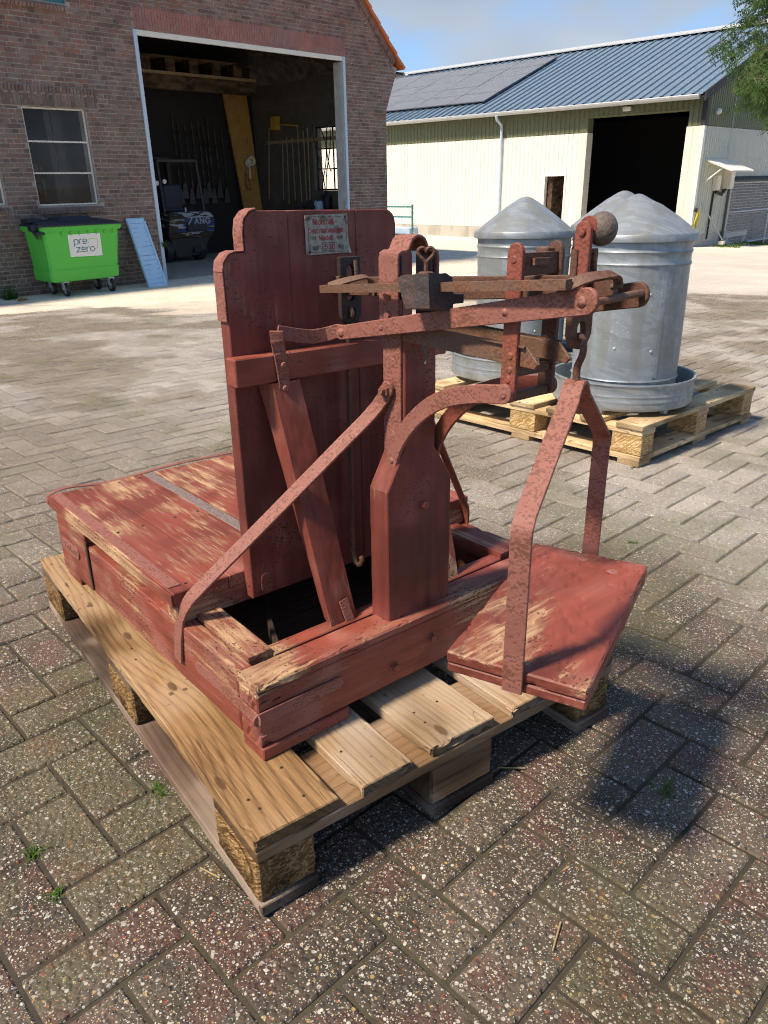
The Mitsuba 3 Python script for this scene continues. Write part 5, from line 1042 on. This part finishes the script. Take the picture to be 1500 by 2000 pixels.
# mesh kennel, hose, broom at the gable
G = 'mesh_cage'; cx0, cx1, cd0, cd1 = 3.78, 5.4, 2.2, 9.0
fr_ = [tube([(cx1 - 1.55, d, -.25), (cx1 - 1.55, d, 1.74)], .03, 8) for d in (2.22, 5.75, 9.0)]
fr_ += [tube([(cx1 - 1.55, 2.22, z - .012 * 0), (cx1 - 1.55, 9.0, z)], .026, 8) for z in (-.12, .86, 1.72)]
for q, m in enumerate(fr_): put(f'{G}__frame_tube', m, 'zinc', FC)
ms = []
for d in np.arange(2.28, 9.0, .085): ms.append(box(cx1 - 1.555, cx1 - 1.545, d - .006, d + .006, -.10, 1.70, .001))
for z in np.arange(-.06, 1.70, .085): ms.append(box(cx1 - 1.557, cx1 - 1.547, 2.25, 9.0, z - .006, z + .006, .001))
tag(put(f'{G}__wire_mesh', cat(ms), 'zinc', FC), kind='stuff')
put(f'{G}__roof_sheet', hull([(x, d, z) for d in (2.2, 9.0) for x, z in ((3.72, 1.86), (3.95, 1.76), (3.72, 1.90), (3.95, 1.80))]), 'black_trim', FC)
put(f'{G}__shade_panel', box(3.725, 3.74, 2.25, 9.0, -.6, 1.70, .003), 'forklift_dark', FC); put(f'{G}__kennel_box', box(3.742, 3.83, 4.6, 6.0, -.5, .75, .01), 'seat_blue', FC)  # panel: dark sheet added to stand for the shade behind the mesh
put(f'{G}__bench', cat(box(3.70, 3.80, 2.5, 4.2, .10, .24, .004), box(3.70, 3.80, 2.6, 2.7, -.25, .10, .004), box(3.70, 3.80, 4.0, 4.1, -.25, .10, .004)), 'clad_trim', FC)
tag(G, 'grey steel mesh cage against the shaded barn gable', 'cage')
hs = [(3.78 + .03 * math.sin(t * 3), .16 + .09 * math.cos(t), .72 + .30 * math.sin(t)) for t in np.linspace(0, 6 * np.pi, 70)]
thing('garden_hose', [('coil', tube(hs, .022, 6), 'yellow_plastic', True), ('hook', box(3.735, 3.80, .02, .10, .95, 1.06, .01), 'black_trim', False)], 'yellow hose coiled on the barn corner', 'hose', FC)
thing('yard_broom', [('handle', tube([(3.76, .45, 1.15), (4.15, 1.35, .12)], .022, 7), 'zinc', True), ('head', hull([(4.15 + a, 1.30 + b, -.02 + c_) for a in (-.08, .08) for b in (-.02, .14) for c_ in (0, .10)]), 'clad_trim', False)], 'broom leaning on the barn gable between hose and mesh cage', 'broom', FC)
# drinking rack in front of the long wall
K2 = 'cattle_rack'
put(f'{K2}__post', tube([(-5.46, -2.2, -.15), (-5.46, -2.2, 1.18)], .035, 8), 'rack_teal', FC); put(f'{K2}__post', tube([(-7.9, -2.2, -.15), (-7.9, -2.2, 1.18)], .035, 8), 'rack_teal', FC)
for z in (1.10, .765): put(f'{K2}__rail', tube([(-7.9, -2.2, z), (-5.46, -2.2, z)], .028, 8), 'rack_teal', FC)
put(f'{K2}__blue_box', box(-7.6, -5.62, -2.18, -1.7, -.12, .40, .02), 'rack_blue', FC); put(f'{K2}__drain_bar', cat(tube([(-7.4, -2.25, .17), (-5.75, -2.25, .17)], .03, 8), tube([(-5.8, -2.25, .2), (-5.8, -2.25, .02)], .04, 8)), 'seat_blue', FC)
put(f'{K2}__hose_bow', tube(smooth_path([(-5.44, -2.2, .25), (-5.25, -2.2, .15), (-5.2, -2.2, -.08)], 5), .02, 6), 'wheel_grey', FC, True)
tag(K2, 'teal rail rack with a pale blue box before the cream barn wall', 'rack')

# ------------------------------------------------------------------ plants
def blades(n, spread, h, seed, lean=.5, w=.004):
    r = np.random.default_rng(seed); v, f = [], []
    for q in range(n):
        a = r.uniform(0, 2 * np.pi); b = r.normal(0, spread, 2); hh = h * r.uniform(.5, 1.1); d = np.array([math.cos(a), math.sin(a), 0]); s_ = np.array([-d[1], d[0], 0]); l_ = lean * r.uniform(.3, 1.4)
        p = [np.array([b[0], b[1], 0]) + d * hh * l_ * t * t + np.array([0, 0, hh * (t - .35 * l_ * t * t)]) for t in (0, .5, 1)]
        k = len(v); v += [p[0] - s_ * w, p[0] + s_ * w, p[1] - s_ * w * .8, p[1] + s_ * w * .8, p[2]]; f += [(k, k + 1, k + 3), (k, k + 3, k + 2), (k + 2, k + 3, k + 4)]
    return np.array(v), np.array(f)
for q, (x, y, sc, lab) in enumerate(((-.027, .347, 1.0, 'small grass tuft in the paver joint at the long side of the scale pallet'), (-.243, .334, .8, 'grass tuft in the joint at the left edge of the picture'), (-.236, .228, .6, 'tiny yellowish sprout in a joint at the lower left'), (.70, -.203, 1.2, 'grass tuft in the shadow of the weighing pan'), (1.568, .511, .8, 'moss tuft between the dry pavers right of the weighing pan'))):
    thing('grass_tuft', [('', mv(blades(26, .008 * sc, .024 * sc, 20 + q, 1.1, .0014), None, (x, y, -.004)), 'grass', False)], lab, 'grass tuft', FP)
put('straw_stalks', cat(*[tube([(x, y, .004), (x + l_ * math.cos(a), y + l_ * math.sin(a), .005)], .0013, 5) for x, y, l_, a in ((.505, .018, .05, -.7), (-.02, .10, .04, 2.0), (.30, -.30, .05, .5), (1.1, -.2, .05, 1.1), (3.9, 1.62, .25, .4))]), 'straw', FP); tag('straw_stalks', 'loose straw stalks lying on the pavers', kind='stuff')
gsv = []
r_ = np.random.default_rng(3)
for q in range(240):
    d = r_.uniform(.9, 11); x = 4.05 + r_.uniform(0, .75) ** 1.0 + .1 * math.sin(d * 3)
    gp_ = FC([x, d, 0]); gsv.append(mv(blades(9, .05, .13, 900 + q, .8, .009), None, (x, d, gz(gp_[None, :2])[0] - CB[2] - .01)))
put('grass_strip', cat(gsv), 'grass', FC); tag('grass_strip', 'strip of green grass along the foot of the barn gable', kind='stuff')
wv = mv(blades(34, .06, .26, 5, .8, .013), None, (-2.72, -.16, .0))
thing('wall_weed', [('', wv, 'leaf_a', False)], 'green weed growing at the foot of the brick wall left of the container', 'weed', FF)
thing('dry_leaf', [('', rough(hull([(-2.80, -.55, .01), (-2.62, -.60, .02), (-2.70, -.48, .05), (-2.66, -.66, .03)]), .05, .01, 20, 1), 'leaf_dry', False)], 'brown dry leaf on the ground by the wall weed', 'leaf', FF)
thing('gate_sprout', [('', mv(blades(16, .02, .16, 9, .9, .012), None, (.03, -.03, .55)), 'leaf_a', False)], 'green sprout growing out of the gate frame above the folding ramp', 'weed', FF)
lit = [mv(blades(3, .01, .02, 50 + q, 2.0, .008), None, (r_.uniform(-2.6, 1.5), r_.uniform(-2.0, -.3), .005)) for q in range(26)]
put('leaf_litter', cat(lit), 'leaf_dry', FF); tag('leaf_litter', 'scattered dry leaf bits in front of the brick wall', kind='stuff')

# the tree whose branches hang in at the top right
TR = 'ash_tree'; trng = np.random.default_rng(21)
tb = np.array([17.4, -11.45, gz([[17.4, -11.45]])[0] - .1]); tc = np.array([17.2, -10.9, 5.0])
put(f'{TR}__trunk', tube(smooth_path([tb, tb + [.1, .1, 1.5], tb + [.0, .35, 3.2], tb + [-.1, .9, 5.0], tb + [0, 1.2, 7.2]], 6), np.linspace(.26, .07, 25), 12), 'bark', FW, True)
limbs, tips = [], []
for q in range(84):
    a = trng.uniform(0, 2 * np.pi); zz = trng.uniform(.25, 1); st = tb + [0, .3 + .8 * zz, 1.6 + 5.2 * zz]
    L_ = trng.uniform(2.0, 3.7) * (1.15 - .5 * zz); d = np.array([math.cos(a), math.sin(a), 0])
    if q % 3 == 0: d = np.array([-.25 + trng.normal(0, .3), 1.0, 0]); d /= np.linalg.norm(d); L_ = trng.uniform(3.0, 4.3) * (1.1 - .35 * zz)
    pts = [st + d * L_ * t + np.array([0, 0, .9 * t - 1.9 * t * t]) * trng.uniform(.8, 1.3) + trng.normal(0, .05, 3) for t in (0, .33, .66, 1)]
    pth = smooth_path(pts, 6); limbs.append(tube(pth[:max(4, int((pth[:, 2] > 2.3).sum()))], np.linspace(.055, .008, len(pth))[:max(4, int((pth[:, 2] > 2.3).sum()))], 6))
    for t in range(5, len(pth)):
        for _ in range(3):
            e = pth[t] + np.array([trng.normal(0, .42), trng.normal(0, .42), -abs(trng.normal(.12, .35))]); tips.append((pth[t], e))
tips = [(a, b) for a, b in tips if b[2] > 2.15 + .25 * (b[1] + 8.0)]
tw = [tube([a, (a + b) / 2 + [0, 0, .06], b], [.008, .006, .003], 4) for a, b in tips]
put(f'{TR}__limbs', cat(limbs + tw), 'bark', FW)
LV = {'leaf_a': ([], []), 'leaf_b': ([], []), 'leaf_c': ([], [])}
tips = [(a, b) for a, b in tips if b[2] > 2.15 + .25 * (b[1] + 8.0)]
for a, b in tips:
    nm = ('leaf_a', 'leaf_b', 'leaf_c')[int(trng.choice(3, p=[.45, .25, .30]))]; V, Fc = LV[nm]
    for _ in range(12):
        t = trng.uniform(.25, 1.1); o = a + (b - a) * t + trng.normal(0, .05, 3)
        ax = np.array([trng.normal(), trng.normal(), -.9 + trng.normal(0, .5)]); ax /= np.linalg.norm(ax); sd = np.cross(ax, trng.normal(0, 1, 3)); sd /= np.linalg.norm(sd); nn = np.cross(ax, sd)
        for j_ in range(9):
            u = (j_ // 2 + .6) / 5.0 * .19; s_ = (1 if j_ % 2 else -1) if j_ < 8 else 0
            ld = ax * (.55 if s_ else 1) + sd * s_ * .85; ld /= np.linalg.norm(ld); lw = np.cross(ld, nn + trng.normal(0, .3, 3)); lw /= np.linalg.norm(lw)
            p = o + ax * u; ll = .068 * trng.uniform(.75, 1.2); k = len(V)
            V += [p, p + ld * ll * .5 + lw * .013, p + ld * ll + [0, 0, -.012], p + ld * ll * .5 - lw * .013]; Fc += [(k, k + 1, k + 2), (k, k + 2, k + 3)]
for nm, (V, Fc) in LV.items(): tag(put(f'{TR}__leaves', (np.array(V), np.array(Fc)), nm, FW), kind='stuff')
tag(TR, 'ash tree whose leafy branches hang in at the upper right before the barn gable', 'tree')
